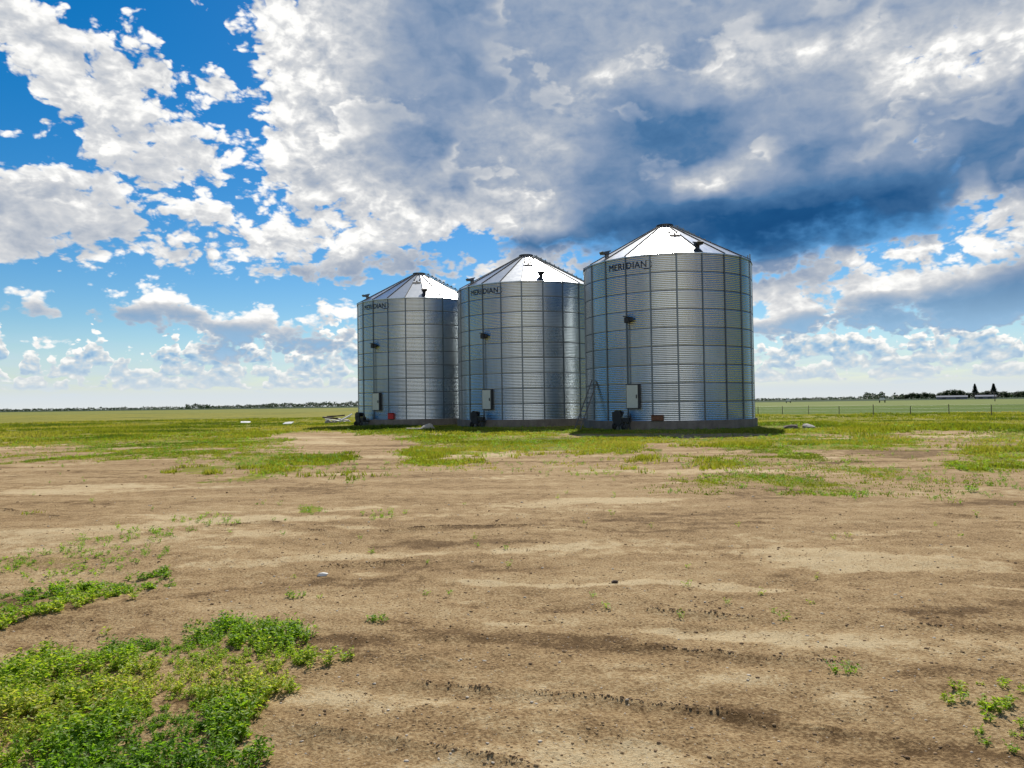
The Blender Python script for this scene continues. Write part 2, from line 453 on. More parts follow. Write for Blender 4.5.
    # made-up dark cloud right of the frame, added for the bin walls to reflect
    added_bank = N.m('MULTIPLY', N.rng(N.m('ABSOLUTE', N.m('SUBTRACT', az, 86.0)), 42.0, 20.0, typ='SMOOTHSTEP'), N.rng(N.m('ADD', el, N.m('MULTIPLY_ADD', nz, 30.0, -15.0)), 44.0, 26.0, typ='SMOOTHSTEP'))
    c1 = N.mix(N.m('MULTIPLY', added_bank, 0.92), c1, N.ramp(nz, [(0.3, srgb(30, 66, 108)), (0.7, srgb(78, 108, 142))]))
    bgn = N.new('ShaderNodeBackground'); N.l.new(c1, bgn.inputs['Color'])
    N.l.new(bgn.outputs[0], out.inputs['Surface'])
    w.cycles.sampling_method = 'MANUAL'; w.cycles.sample_map_resolution = 512

build_world()
sun = bpy.data.lights.new("sun", 'SUN'); sun.energy = 5.0; sun.angle = R(0.53); sun.color = (1.0, 0.94, 0.84)
sun_ob = bpy.data.objects.new("sun", sun); col.objects.link(sun_ob)
_sd = Vector((math.sin(R(SUN_AZ))*math.cos(R(SUN_EL)), math.cos(R(SUN_AZ))*math.cos(R(SUN_EL)), math.sin(R(SUN_EL))))
sun_ob.rotation_euler = _sd.to_track_quat('Z', 'Y').to_euler()
sun_ob.location = (0, 0, 60)


# ------------------------------------------------------------------ numpy helpers
def vnoise(x, y, seed=0):
    xi = np.floor(x).astype(np.int64); yi = np.floor(y).astype(np.int64)
    fx = x - xi; fy = y - yi
    fx = fx*fx*(3 - 2*fx); fy = fy*fy*(3 - 2*fy)
    def h(a, b):
        n = (a*374761393 + b*668265263 + seed*1442695041) & 0x7fffffff
        n = ((n ^ (n >> 13))*1274126177) & 0x7fffffff
        return ((n ^ (n >> 16)) & 0xffff)/65535.0
    return (h(xi, yi)*(1-fx) + h(xi+1, yi)*fx)*(1-fy) + (h(xi, yi+1)*(1-fx) + h(xi+1, yi+1)*fx)*fy

def fbm(x, y, octv=4, seed=0, rough=0.5):
    s = np.zeros_like(x); a = 1.0; t = 0.0
    for i in range(octv):
        s += a*vnoise(x*2**i, y*2**i, seed + i*17); t += a; a *= rough
    return s/t

def sstep(x, a, b):
    t = np.clip((x - a)/(b - a), 0, 1)
    return t*t*(3 - 2*t)

def mesh_np(name, verts, faces_list, mats, smooth=False, parent=None, attrs=None, mat_idx=None):
    """verts (n,3); faces_list: list of (m,k) index arrays."""
    me = bpy.data.meshes.new(name)
    verts = np.asarray(verts, dtype=np.float32)
    me.vertices.add(len(verts)); me.vertices.foreach_set('co', verts.ravel())
    idx = np.concatenate([f.ravel() for f in faces_list]).astype(np.int32)
    tot = np.concatenate([np.full(len(f), f.shape[1], dtype=np.int32) for f in faces_list])
    st = np.concatenate([[0], np.cumsum(tot)[:-1]]).astype(np.int32)
    me.loops.add(len(idx)); me.loops.foreach_set('vertex_index', idx)
    me.polygons.add(len(tot)); me.polygons.foreach_set('loop_start', st); me.polygons.foreach_set('loop_total', tot)
    if smooth: me.polygons.foreach_set('use_smooth', np.ones(len(tot), dtype=bool))
    for mt in (mats if isinstance(mats, (list, tuple)) else [mats]): me.materials.append(mt)
    if mat_idx is not None: me.polygons.foreach_set('material_index', np.asarray(mat_idx, dtype=np.int32))
    for k, (dom, val) in (attrs or {}).items():
        at = me.attributes.new(k, 'FLOAT', dom); at.data.foreach_set('value', np.asarray(val, dtype=np.float32))
    me.update(calc_edges=True); me.validate()
    o = bpy.data.objects.new(name, me); col.objects.link(o)
    if parent is not None: o.parent = parent
    return o

def tag(o, label=None, cat=None, group=None, kind=None):
    if label: o['label'] = label
    if cat: o['category'] = cat
    if group: o['group'] = group
    if kind: o['kind'] = kind
    return o

def empty(name, loc=(0, 0, 0), rz=0.0):
    o = bpy.data.objects.new(name, None); col.objects.link(o)
    o.location = loc; o.rotation_euler = (0, 0, rz); o.empty_display_size = 0.3
    return o

def obj_bm(name, bm, mat, parent=None, smooth=False):
    me = bpy.data.meshes.new(name); bm.normal_update(); bm.to_mesh(me); bm.free()
    for mt in (mat if isinstance(mat, (list, tuple)) else [mat]): me.materials.append(mt)
    if smooth:
        me.polygons.foreach_set('use_smooth', [True]*len(me.polygons))
    o = bpy.data.objects.new(name, me); col.objects.link(o)
    if parent is not None: o.parent = parent
    return o

def new_mat(name):
    m = bpy.data.materials.new(name); m.use_nodes = True
    N = NT(m.node_tree); N.n.clear()
    out = N.new('ShaderNodeOutputMaterial'); b = N.new('ShaderNodeBsdfPrincipled')
    N.l.new(b.outputs[0], out.inputs['Surface'])
    return m, N, b, out

GRASS_PATCHES = [
  (-32.31,59.44,11.25,30.48,-28.5,0.65),
  (-14.29,33.88,4.12,12.27,-22.9,0.5),
  (-18.92,30.96,2.51,6.05,-31.4,0.35),
  (-7.78,21.93,2.37,3.17,-19.5,0.35),
  (0.3,31.82,5.16,8.23,0.5,0.9),
  (-2.25,39.05,5.81,4.77,-3.3,0.45),
  (6.41,32.26,6.54,3.33,11.2,0.5),
  (3.01,25.68,2.08,2.6,6.7,0.45),
  (18.34,40.31,6.54,10.67,24.5,0.5),
  (19.79,30.12,2.44,6.64,33.3,0.5),
  (14.03,28.35,3.06,6.78,26.3,0.35),
  (5.21,20.68,3.91,2.74,14.1,0.22),
  (-0.36,20.48,4.43,1.97,-1.0,0.2),
  (-5.01,20.29,2.74,3.27,-13.9,0.2),
  (7.12,18.44,2.99,3.36,21.1,0.28),
  (8.79,15.67,2.33,2.61,29.3,0.22),
  (11.17,28.85,3.9,6.12,21.2,0.9),
  (-2.65,26.95,2.18,2.86,-5.6,0.6),
  (20.74,34.76,2.35,4.4,30.8,-0.9),
  (12.28,23.52,1.75,1.97,27.6,-0.7),
  (14.03,21.39,1.45,3.81,33.3,0.9),
  (5.89,13.82,1.03,1.14,23.1,0.55),
  (5.44,16.38,1.77,1.77,18.4,0.3),
  (-14.19,36.55,2.96,8.64,-21.2,0.9),
  (-7.05,24.55,1.66,3.41,-16.0,0.9),
  (-14.67,24.83,1.01,2.25,-30.6,0.8),
  (-13.48,28.32,1.72,4.14,-25.5,0.5),
  (-6.44,17.47,0.71,1.02,-20.2,0.45),
  (-8.5,20.44,1.66,1.42,-22.6,0.3),
  (-11.95,43.67,2.66,10.39,-15.3,-1),
  (-6.74,32.66,2.21,6.63,-11.7,-0.8),
  (-35.33,68.4,4.16,12.22,-27.3,-0.6),
  (-20.52,32.16,1.74,3.84,-32.5,-0.5),
  (-18.61,44.09,1.79,4.96,-22.9,-0.5),
  (-36.66,56.26,3.8,14.3,-33.1,0.6),
  (-27.34,64.79,5.25,10.6,-22.9,0.4),
  (-8.46,51.9,1.4,6.39,-9.3,0.9),
  (-3.36,12.24,0.26,0.61,-15.3,0.6),
  (-1.9,11.45,0.34,0.53,-9.4,0.35),
  (-5.08,9.83,0.66,0.51,-27.3,0.35),
  (-5.13,8.4,0.91,0.91,-31.4,0.35),
  (-4.78,11.32,0.61,0.54,-22.9,0.25),
  (2.68,18.69,1.26,1.39,8.2,0.3),
  (3.7,14.72,1.19,0.88,14.1,0.25),
  (11.36,17.32,0.94,1.69,33.3,0.3),
]
DIRT_TONES = [
  (3.71,7.57,1.53,0.75,26.1,0.9),
  (1.22,6.73,2.0,0.15,10.3,0.9),
  (3.97,6.25,0.68,0.15,32.5,0.8),
  (-0.56,6.36,0.52,0.13,-5.0,0.6),
  (0.63,10.2,0.83,0.33,3.5,0.5),
  (-1.74,7.41,0.4,0.22,-13.2,0.7),
  (1.85,12.92,1.05,0.53,8.2,0.6),
  (0.79,12.64,0.68,0.38,3.6,0.5),
  (-1.42,24.52,2.32,1.9,-3.3,0.7),
  (-10.64,38.91,2.63,7.23,-15.3,0.6),
  (-5.9,47.18,3.83,5.27,-7.1,0.7),
  (-6.21,10.17,1.24,0.76,-31.4,0.6),
  (-9.75,15.97,2.16,1.87,-31.4,0.4),
  (-2.61,7.34,0.6,0.27,-19.6,0.3),
  (0.2,3.58,0.97,0.2,3.2,0.4),
  (0.02,4.31,0.35,0.29,0.3,0.3),
  (19.95,33.06,2.68,4.97,31.1,0.5),
  (-1.89,6.57,0.44,0.21,-16.1,0.4),
  (-0.42,7.01,0.47,0.16,-3.4,0.7),
  (-0.12,5.82,0.47,0.13,-1.2,0.5),
  (4.62,18.38,4.97,1.37,14.1,0.4),
  (-0.78,9.03,1.71,0.52,-4.9,-0.6),
  (2.68,10.69,2.02,0.92,14.1,-0.5),
  (11.65,22.34,2.11,2.21,27.5,-0.8),
  (-3.76,15.21,1.64,1.49,-13.9,-0.3),
  (0.32,5.36,0.72,0.23,3.4,-0.4),
  (2.96,5.74,1.16,0.43,27.3,-0.4),
  (-10.33,19.48,2.11,2.68,-27.9,-0.3),
  (-0.72,5.65,0.92,0.25,-7.3,-0.4),
  (7.77,12.37,1.34,1.41,32.1,-0.4),
  (1.19,18.89,3.06,1.12,3.6,-0.3),
]
RUTS = [
  [(-1.48,4.15),(-1.22,4.04),(-0.87,3.91),(-0.38,3.73),(0.01,3.56),(0.37,3.34)],
  [(-0.62,4.57),(-0.4,4.52),(-0.1,4.44),(0.25,4.37),(0.7,4.24),(1.22,4.09),(1.76,3.84)],
  [(-0.5,4.92),(-0.1,4.77),(0.27,4.62),(0.73,4.41)],
  [(0.87,5.22),(1.25,5.06),(1.61,4.93),(2.2,4.79)],
  [(0.34,6.44),(0.71,6.23),(1.33,6.02),(2.2,5.76),(3.5,5.39)],
  [(0.36,6.07),(0.82,5.88),(1.41,5.69)],
  [(-1.35,5.43),(-0.87,5.6),(-0.34,5.52),(0.32,5.36)],
  [(4.66,13.0),(5.54,11.88),(6.33,11.04),(7.13,10.39)],
  [(-1.83,10.16),(-1.04,10.42),(0.08,10.5),(1.16,10.07)],
  [(-4.27,10.79),(-3.67,11.2),(-3.0,10.42),(-2.49,10.06)],
  [(-1.98,7.98),(-1.26,8.18),(-0.39,8.33),(0.52,8.49),(1.46,8.66)],
  [(-8.82,12.76),(-8.29,12.47),(-7.29,11.93)],
]
WEED_BED = [
  [(-3.59,4.65),(-3.41,4.94),(-3.05,5.0),(-2.89,5.32),(-2.61,5.49),(-2.42,5.72),(-2.1,5.81),(-1.73,5.59),(-1.4,5.11),(-1.27,4.49),(-1.28,4.04),(-1.4,4.02),(-1.51,4.05),(-1.39,3.83),(-1.35,3.54),(-1.29,3.18),(-2.38,3.09)],
]
WEED_STRIP = [
  [(-4.96,6.66),(-4.55,6.98),(-4.05,7.11),(-3.83,7.41),(-3.55,7.57),(-3.29,7.06),(-3.43,6.64),(-3.65,6.39),(-3.89,6.11),(-3.89,5.74),(-4.1,5.51)],
]
WEED_CLUMP = [
  [(-1.51,5.22),(-1.39,5.43),(-1.19,5.21),(-1.21,4.85),(-1.35,4.79)],
]
WEED_RIGHT = [
  [(2.44,4.21),(2.82,4.49),(2.99,4.62),(2.94,4.33),(3.04,4.18),(2.47,3.41),(2.36,3.66),(2.29,3.83)],
]
WEED_FRINGE = [
  [(-1.7,4.35),(-1.36,4.49),(-1.14,4.33),(-1.3,3.94),(-1.38,3.72),(-1.47,3.52),(-1.68,3.84)],
]


BINS = [(10.47, 49.7), (1.28, 59.1), (-8.25, 66.6)]

# ------------------------------------------------------------------ ground sheet
def ell_w(X, Y, p):
    cx, cy, rl, rr, b, s = p
    c, s_ = math.cos(R(b)), math.sin(R(b))
    dx, dy = X - cx, Y - cy
    lat = dx*c - dy*s_; rad = dx*s_ + dy*c
    return np.sqrt((lat/rl)**2 + (rad/rr)**2)

def seg_dist(X, Y, line):
    """distance to a polyline and the side (left positive)"""
    best = np.full(X.shape, 1e9); side = np.zeros(X.shape)
    for (x0, y0), (x1, y1) in zip(line[:-1], line[1:]):
        dx, dy = x1 - x0, y1 - y0; L2 = dx*dx + dy*dy
        t = np.clip(((X - x0)*dx + (Y - y0)*dy)/L2, 0, 1)
        ex, ey = X - x0 - t*dx, Y - y0 - t*dy
        d = np.hypot(ex, ey); sd = (dx*ey - dy*ex)/math.sqrt(L2)
        m = d < best
        best = np.where(m, d, best); side = np.where(m, sd, side)
    return best, side

def grass_at(X, Y):
    dist = np.hypot(X, Y)
    wob = (fbm(X*0.25, Y*0.25, 3, 5) - 0.5)
    g = sstep(Y + wob*20 + sstep(X, 8, 22)*9, 34, 52)
    lat = fbm(X*0.06 + 40, Y*0.1, 3, 9)
    g = g*(0.62 + 0.55*sstep(lat, 0.35, 0.6))
    g = np.maximum(g, sstep(Y, 62, 80)*(0.55 + 0.6*sstep(fbm(X*0.05, Y*0.09, 4, 15), 0.33, 0.55)))
    for p in GRASS_PATCHES:
        e = ell_w(X, Y, p)
        w = 1 - sstep(e + (fbm(X*0.7, Y*0.5, 4, 21, 0.65) - 0.5)*2.4, 0.35, 1.35)
        g = g + w*p[5]
    # rank grass in the lee of the foundations
    for (bx, by) in BINS:
        r = np.hypot(X - bx, Y - by)
        g = np.maximum(g, (1 - sstep(r + wob*3, 10.0, 12.8)))
    return np.clip(g, 0, 1)

def tone_at(X, Y):
    t = np.zeros(X.shape)
    wx = (fbm(X*0.7, Y*0.7, 3, 31) - 0.5); 
    for p in DIRT_TONES:
        e = ell_w(X + wx*1.2, Y + wx*0.8, p)
        t += p[5]*(1 - sstep(e, 0.2, 1.25))
    for i, line in enumerate(RUTS):                                   # dust pressed pale in the wheel lanes
        d, s = seg_dist(X, Y, line); sc = 1.0 + 0.06*math.hypot(*line[0])
        t += 0.28*np.exp(-((s - 0.30*sc)/(0.16*sc))**2)*(d < 1.2*sc) - 0.22*np.exp(-((s + 0.02)/(0.07*sc))**2)*(d < 0.6*sc)
    t += (fbm(X*0.22, Y*0.7, 4, 33) - 0.5)*1.3
    return np.clip(t, -1, 1)

def height_at(X, Y, detail=True):
    dist = np.hypot(X, Y)
    near = 1 - sstep(dist, 18, 45)
    z = (fbm(X*0.08, Y*0.08, 2, 50) - 0.5)*0.16*sstep(dist, 4, 30)*(1 - sstep(dist, 60, 200))
    z += (fbm(X*0.8, Y*1.1, 3, 51) - 0.5)*0.075
    if detail:
        z += (fbm(X*5, Y*6, 3, 54) - 0.5)*0.028*near
        z += (fbm(X*22, Y*22, 2, 57) - 0.5)*0.014*(1 - sstep(dist, 8, 16))
    for i, line in enumerate(RUTS):
        d, s = seg_dist(X, Y, line)
        br = sstep(vnoise(X*1.4 + i*7, Y*1.4, 60 + i), 0.3, 0.6)
        sc = 1.0 + 0.06*math.hypot(*line[0])
        z += br*((0.006 + 0.022*fbm(X*4, Y*9, 2, 61 + i))*np.exp(-((d)/(0.024*sc))**2) - 0.022*np.exp(-((s + 0.13*sc)/(0.10*sc))**2)*np.exp(-(d/(0.3*sc))**2))
        # tyre lugs pressed beside the edge
        lug = np.sin((X + s*1.2)*42)*0.5 + 0.5
        z -= br*lug*0.003*np.exp(-((s - 0.25)/0.18)**2)*(d < 0.6)*(1 - sstep(dist, 7, 11))
    return z

def ground_mat():
    m, N, b, out = new_mat('dirt_and_grass')
    geo = N.new('ShaderNodeNewGeometry'); P = geo.outputs['Position']
    g = N.attr('grass'); t0 = N.attr('tone')
    sp = N.new('ShaderNodeSeparateXYZ'); N.l.new(P, sp.inputs[0])
    n_f = N.noise(P, 42.0, 5, 0.72)            # grit
    n_m = N.noise(P, 4.0, 6, 0.66)
    n_l = N.noise(N.mapping(P, scale=(0.35, 1.2, 1)), 0.9, 6, 0.62)
    tw = N.m('ADD', t0, N.m('MULTIPLY_ADD', N.m('ADD', N.m('MULTIPLY', n_l, 0.6), N.m('MULTIPLY', n_m, 0.4)), 2.2, -1.1))
    t = N.m('ADD', N.m('MULTIPLY', N.rng(tw, 0.18, 0.55, typ='SMOOTHSTEP'), 0.75), N.m('ADD', N.m('MULTIPLY', N.rng(tw, -0.15, -0.6, typ='SMOOTHSTEP'), -0.6), -0.06))
    v = N.m('ADD', N.m('MULTIPLY', t, 0.5), N.m('ADD', N.m('MULTIPLY_ADD', n_m, 0.9, -0.45), N.m('MULTIPLY_ADD', n_l, 1.1, -0.55)))
    v = N.m('ADD', v, N.m('MULTIPLY_ADD', n_f, 2.2, -1.1))
    dirt = N.ramp(N.m('ADD', v, 0.48, clamp=True), [(0.0, (0.115, 0.068, 0.028, 1)), (0.3, (0.255, 0.165, 0.077, 1)), (0.58, (0.38, 0.265, 0.134, 1)), (1.0, (0.51, 0.40, 0.235, 1))])
    # pale pebbles and dark crumbs
    vo = N.new('ShaderNodeTexVoronoi'); N.l.new(P, vo.inputs['Vector']); vo.inputs['Scale'].default_value = 46.0
    rnd = N.new('ShaderNodeSeparateColor'); N.l.new(vo.outputs['Color'], rnd.inputs[0])
    peb = N.m('MULTIPLY', N.rng(vo.outputs['Distance'], 0.32, 0.2), N.rng(rnd.outputs[0], 0.93, 0.97))
    dirt = N.mix(N.m('MULTIPLY', peb, 0.75), dirt, (0.50, 0.42, 0.32, 1))
    crumb = N.m('MULTIPLY', N.rng(vo.outputs['Distance'], 0.42, 0.25), N.rng(rnd.outputs[1], 0.90, 0.95))
    dirt = N.mix(N.m('MULTIPLY', crumb, 0.7), dirt, (0.055, 0.033, 0.02, 1))
    # thatch and grass seen from afar
    gn = N.noise(N.mapping(P, scale=(1, 0.7, 1)), 0.5, 5, 0.6)
    gn2 = N.noise(P, 3.0, 4, 0.6)
    green = N.ramp(N.m('MULTIPLY_ADD', gn2, 0.5, N.m('MULTIPLY', gn, 0.6)), [(0.25, (0.060, 0.085, 0.010, 1)), (0.46, (0.150, 0.160, 0.014, 1)), (0.62, (0.235, 0.215, 0.024, 1)), (0.85, (0.31, 0.245, 0.08, 1))])
    gm = N.rng(N.m('ADD', g, N.m('MULTIPLY_ADD', N.noise(P, 2.2, 5, 0.65), 1.1, -0.55)), 0.33, 0.58, typ='SMOOTHSTEP')
    colr = N.mix(N.m('MULTIPLY', gm, 0.92), dirt, green)
    clump = N.rng(N.noise(N.mapping(P, scale=(0.14, 0.22, 1)), 1.0, 6, 0.68), 0.52, 0.66, typ='SMOOTHSTEP')
    colr = N.mix(N.m('MULTIPLY', N.m('MULTIPLY', clump, gm), 0.6), colr, (0.040, 0.072, 0.010, 1))
    # fields beyond the fence: crop, stubble, far crop
    Y = N.m('ADD', sp.outputs[1], N.m('MULTIPLY', sp.outputs[0], 0.42))
    Yw = N.m('ADD', Y, N.m('MULTIPLY_ADD', N.noise(P, 0.02, 3, 0.5), 20.0, -10.0))
    fn = N.noise(N.mapping(P, scale=(0.03, 0.10, 1)), 1.0, 5, 0.6)
    crop = N.ramp(fn, [(0.3, (0.060, 0.105, 0.010, 1)), (0.7, (0.100, 0.145, 0.014, 1))])
    pale = N.ramp(fn, [(0.3, (0.125, 0.165, 0.035, 1)), (0.7, (0.175, 0.195, 0.060, 1))])
    dark = N.ramp(fn, [(0.3, (0.020, 0.040, 0.016, 1)), (0.7, (0.032, 0.055, 0.020, 1))])
    right = N.rng(sp.outputs[0], -30.0, 5.0)
    f1 = N.m('MULTIPLY', N.rng(Yw, 98.0, 102.0), right)
    f2 = N.rng(Yw, 200.0, 215.0); f3 = N.rng(Yw, 620.0, 660.0)
    colr = N.mix(f1, colr, crop)
    colr = N.mix(N.m('MULTIPLY', f2, N.m('MULTIPLY_ADD', right, 0.65, 0.35)), colr, pale)
    hedge = N.rng(N.noise(N.mapping(P, scale=(0.025, 0.045, 1)), 1.0, 6, 0.7), 0.52, 0.64, typ='SMOOTHSTEP')
    colr = N.mix(N.m('MULTIPLY', N.m('MULTIPLY', hedge, N.rng(Y, 60.0, 120.0)), N.m('MULTIPLY_ADD', right, -0.6, 0.75)), colr, (0.055, 0.085, 0.016, 1))
    colr = N.mix(f3, colr, dark)
    N.l.new(colr, b.inputs['Base Color'])
    b.inputs['Roughness'].default_value = 0.95; b.inputs['Specular IOR Level'].default_value = 0.12
    bu = N.new('ShaderNodeBump'); bu.inputs['Strength'].default_value = 0.7; bu.inputs['Distance'].default_value = 0.025
    hgt = N.m('ADD', N.m('MULTIPLY', n_f, 1.6), N.m('ADD', N.m('MULTIPLY', n_m, 1.0), N.m('MULTIPLY', peb, 0.35)))
    hgt = N.m('ADD', hgt, N.m('MULTIPLY', N.m('MULTIPLY', gm, gn2), 3.0))
    N.l.new(hgt, bu.inputs['Height']); N.l.new(bu.outputs[0], b.inputs['Normal'])
    return m

def build_ground():
    rad = [0.35]
    while rad[-1] < 9000:
        r = rad[-1]
        k = 0.0075 if r < 16 else (0.011 if r < 90 else 0.045)
        rad.append(r*(1 + k) if r > 2.4 else r + 0.25)
    rad = np.array(rad)
    ang = np.concatenate([np.arange(-42, 42, 0.2), np.arange(42, 318, 3.0)])
    A, RR = np.meshgrid(np.radians(ang), rad)
    X, Y = RR*np.sin(A), RR*np.cos(A)
    Z = height_at(X, Y)
    nr, na = X.shape
    V = np.stack([X.ravel(), Y.ravel(), Z.ravel()], 1)
    i, j = np.meshgrid(np.arange(nr-1), np.arange(na), indexing='ij')
    jn = (j + 1) % na
    F = np.stack([i*na + j, i*na + jn, (i+1)*na + jn, (i+1)*na + j], -1).reshape(-1, 4)[:, ::-1]
    # the middle
    V = np.vstack([V, [[0, 0, float(Z[0].mean())]]]); c = len(V) - 1
    j0 = np.arange(na); T = np.stack([np.full(na, c), j0, (j0+1) % na], 1)[:, ::-1]
    gr = np.append(grass_at(X, Y).ravel(), 0); tn = np.append(tone_at(X, Y).ravel(), 0)
    o = mesh_np('ground', V, [F, T], ground_mat(), True, attrs={'grass': ('POINT', gr), 'tone': ('POINT', tn)})
    tag(o, 'bare brown dirt yard with patches of grass and green fields to the horizon', None, None, 'structure')
    return o
build_ground()


# ------------------------------------------------------------------ grain bins
BR, RINGS, RH, CORR = 5.5, 9, 1.1176, 10         # radius, rings of sheets, ring height, corrugations to a ring
WH = RINGS*RH
FH = 0.55                                        # foundation height
NST = 22
ST0 = -5.2                                       # bearing of one stiffener, degrees from facing the yard
SLOPE = math.tan(R(29.0))

def pol(th, r, z):                               # th degrees: 0 faces the yard (-Y), positive towards +X
    return Vector((r*math.sin(R(th)), -r*math.cos(R(th)), z))

def metal_mat(name, base, rough, var=0.0, sheet=False, bump=0.0, metallic=1.0, spangle=0.06, streak=0.0):
    m, N, b, out = new_mat(name)
    tc = N.new('ShaderNodeTexCoord'); P = tc.outputs['Object']
    n = N.noise(P, 3.0, 5, 0.65); n2 = N.noise(P, 0.55, 4, 0.6)
    val = N.m('MULTIPLY_ADD', n, spangle*2, 1 - spangle)
    val = N.m('MULTIPLY', val, N.m('MULTIPLY_ADD', n2, var*2, 1 - var))
    rg = N.m('MULTIPLY_ADD', n, 0.10, rough - 0.05)
    if streak:
        st = N.noise(N.mapping(P, scale=(3.0, 3.0, 0.12)), 1.0, 4, 0.6)
        val = N.m('MULTIPLY', val, N.m('MULTIPLY_ADD', N.rng(st, 0.45, 0.75), -streak, 1.0))
    if sheet:
        s = N.attr('sheet')
        oi = N.new('ShaderNodeObjectInfo')
        s2 = N.m('FRACT', N.m('MULTIPLY_ADD', oi.outputs['Random'], 7.3, N.m('MULTIPLY', s, 3.7)))
        val = N.m('MULTIPLY', val, N.m('MULTIPLY_ADD', s2, 0.16, 0.92))
        rg = N.m('ADD', rg, N.m('MULTIPLY_ADD', s, 0.10, -0.05))
        lap = N.attr('lap')                               # bolted laps: dark sealant, plus the joint's shade put into the colour
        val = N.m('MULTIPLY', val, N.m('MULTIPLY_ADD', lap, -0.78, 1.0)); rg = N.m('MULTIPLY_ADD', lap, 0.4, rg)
    N.l.new(N.mix(1.0, base, N.mix(0.0, (1, 1, 1, 1), (1, 1, 1, 1)), 'MULTIPLY'), b.inputs['Base Color'])
    cmul = N.v('SCALE', base[:3], scale=val)
    N.l.new(cmul, b.inputs['Base Color'])
    b.inputs['Metallic'].default_value = metallic
    N.l.new(rg, b.inputs['Roughness'])
    if bump:
        bu = N.new('ShaderNodeBump'); bu.inputs['Strength'].default_value = bump; bu.inputs['Distance'].default_value = 0.02
        N.l.new(N.noise(P, 1.3, 3, 0.5), bu.inputs['Height']); N.l.new(bu.outputs[0], b.inputs['Normal'])
    return m

def plain_mat(name, c, rough=0.6, metallic=0.0, var=0.15, scale=6.0):
    m, N, b, out = new_mat(name)
    tc = N.new('ShaderNodeTexCoord')
    n = N.noise(tc.outputs['Object'], scale, 5, 0.65)
    N.l.new(N.v('SCALE', c[:3], scale=N.m('MULTIPLY_ADD', n, var*4, 1 - var*2)), b.inputs['Base Color'])
    b.inputs['Roughness'].default_value = rough; b.inputs['Metallic'].default_value = metallic
    return m

M = {}
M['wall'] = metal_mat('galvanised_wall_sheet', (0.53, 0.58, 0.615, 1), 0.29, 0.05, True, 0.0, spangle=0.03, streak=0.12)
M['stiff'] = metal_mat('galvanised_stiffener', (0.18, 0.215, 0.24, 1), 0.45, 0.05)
M['roof'] = metal_mat('galvanised_roof_sheet', (0.58, 0.60, 0.61, 1), 0.29, 0.05, False, 0.10)
M['rib'] = metal_mat('weathered_roof_rib', (0.075, 0.08, 0.085, 1), 0.8, metallic=0.3)
M['cap'] = metal_mat('dark_cap_metal', (0.16, 0.17, 0.18, 1), 0.5)  # the roof cap's backlit darkness is put into this base colour
M['trim'] = metal_mat('galvanised_trim', (0.5, 0.53, 0.55, 1), 0.4)
M['dark'] = plain_mat('dark_paint', (0.012, 0.014, 0.017), 0.5, 0.0)
M['door'] = plain_mat('pale_door_panel', (0.50, 0.54, 0.50), 0.45, 0.3, 0.06)
M['navy'] = plain_mat('navy_lettering', (0.012, 0.016, 0.035), 0.6)
M['rubber'] = plain_mat('black_rubber', (0.015, 0.015, 0.015), 0.85)

def conc_mat():
    m, N, b, out = new_mat('weathered_concrete')
    tc = N.new('ShaderNodeTexCoord'); P = tc.outputs['Object']
    n = N.noise(P, 1.6, 6, 0.65); st = N.noise(N.mapping(P, scale=(2, 2, 0.3)), 1.2, 5, 0.6)
    v = N.m('ADD', N.m('MULTIPLY', n, 0.6), N.m('MULTIPLY', st, 0.5))
    N.l.new(N.ramp(v, [(0.3, (0.085, 0.072, 0.060, 1)), (0.55, (0.17, 0.15, 0.13, 1)), (0.8, (0.25, 0.23, 0.20, 1))]), b.inputs['Base Color'])
    b.inputs['Roughness'].default_value = 0.9
    bu = N.new('ShaderNodeBump'); bu.inputs['Strength'].default_value = 0.4; bu.inputs['Distance'].default_value = 0.01
    N.l.new(N.noise(P, 14, 4, 0.6), bu.inputs['Height']); N.l.new(bu.outputs[0], b.inputs['Normal'])
    return m
M['conc'] = conc_mat()

def wall_r(z):                                    # wall profile: corrugation, a tighter dark groove at each lap of sheets
    p = RH/CORR
    r = BR + 0.0095*np.cos(2*np.pi*z/p)
    k = np.round(z/RH)
    d = z - k*RH
    lap = ((k > 0) & (k < RINGS))
    r = r - lap*0.014*np.exp(-(d/0.030)**2)
    return r

def wall_mesh():
    nseg, per = NST*6, 6
    z = np.linspace(0, WH, RINGS*CORR*per + 1)
    th = np.radians(ST0 + np.arange(nseg)*360.0/nseg)
    T, Z = np.meshgrid(th, z)
    rr = wall_r(Z)
    V = np.stack([rr*np.sin(T), -rr*np.cos(T), Z + FH], -1).reshape(-1, 3)
    nz = len(z)
    i, j = np.meshgrid(np.arange(nz-1), np.arange(nseg), indexing='ij')
    jn = (j+1) % nseg
    F = np.stack([i*nseg + j, i*nseg + jn, (i+1)*nseg + jn, (i+1)*nseg + j], -1).reshape(-1, 4)
    ring = (i.ravel()/(CORR*per)).astype(int); sh = (j.ravel()//12 + (ring % 2)*0)
    rnd = np.random.default_rng(3).random((RINGS, 11))
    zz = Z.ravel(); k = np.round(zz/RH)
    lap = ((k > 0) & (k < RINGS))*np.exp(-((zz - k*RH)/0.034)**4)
    return V, F, rnd[ring, sh], lap

def add_box(bm, c, s, rot=None):
    r = bmesh.ops.create_cube(bm, size=1.0)
    mt = Matrix.Translation(Vector(c)) @ (rot.to_4x4() if rot is not None else Matrix.Identity(4)) @ Matrix.Diagonal((s[0], s[1], s[2], 1))
    bmesh.ops.transform(bm, matrix=mt, verts=r['verts'])
    return r['verts']

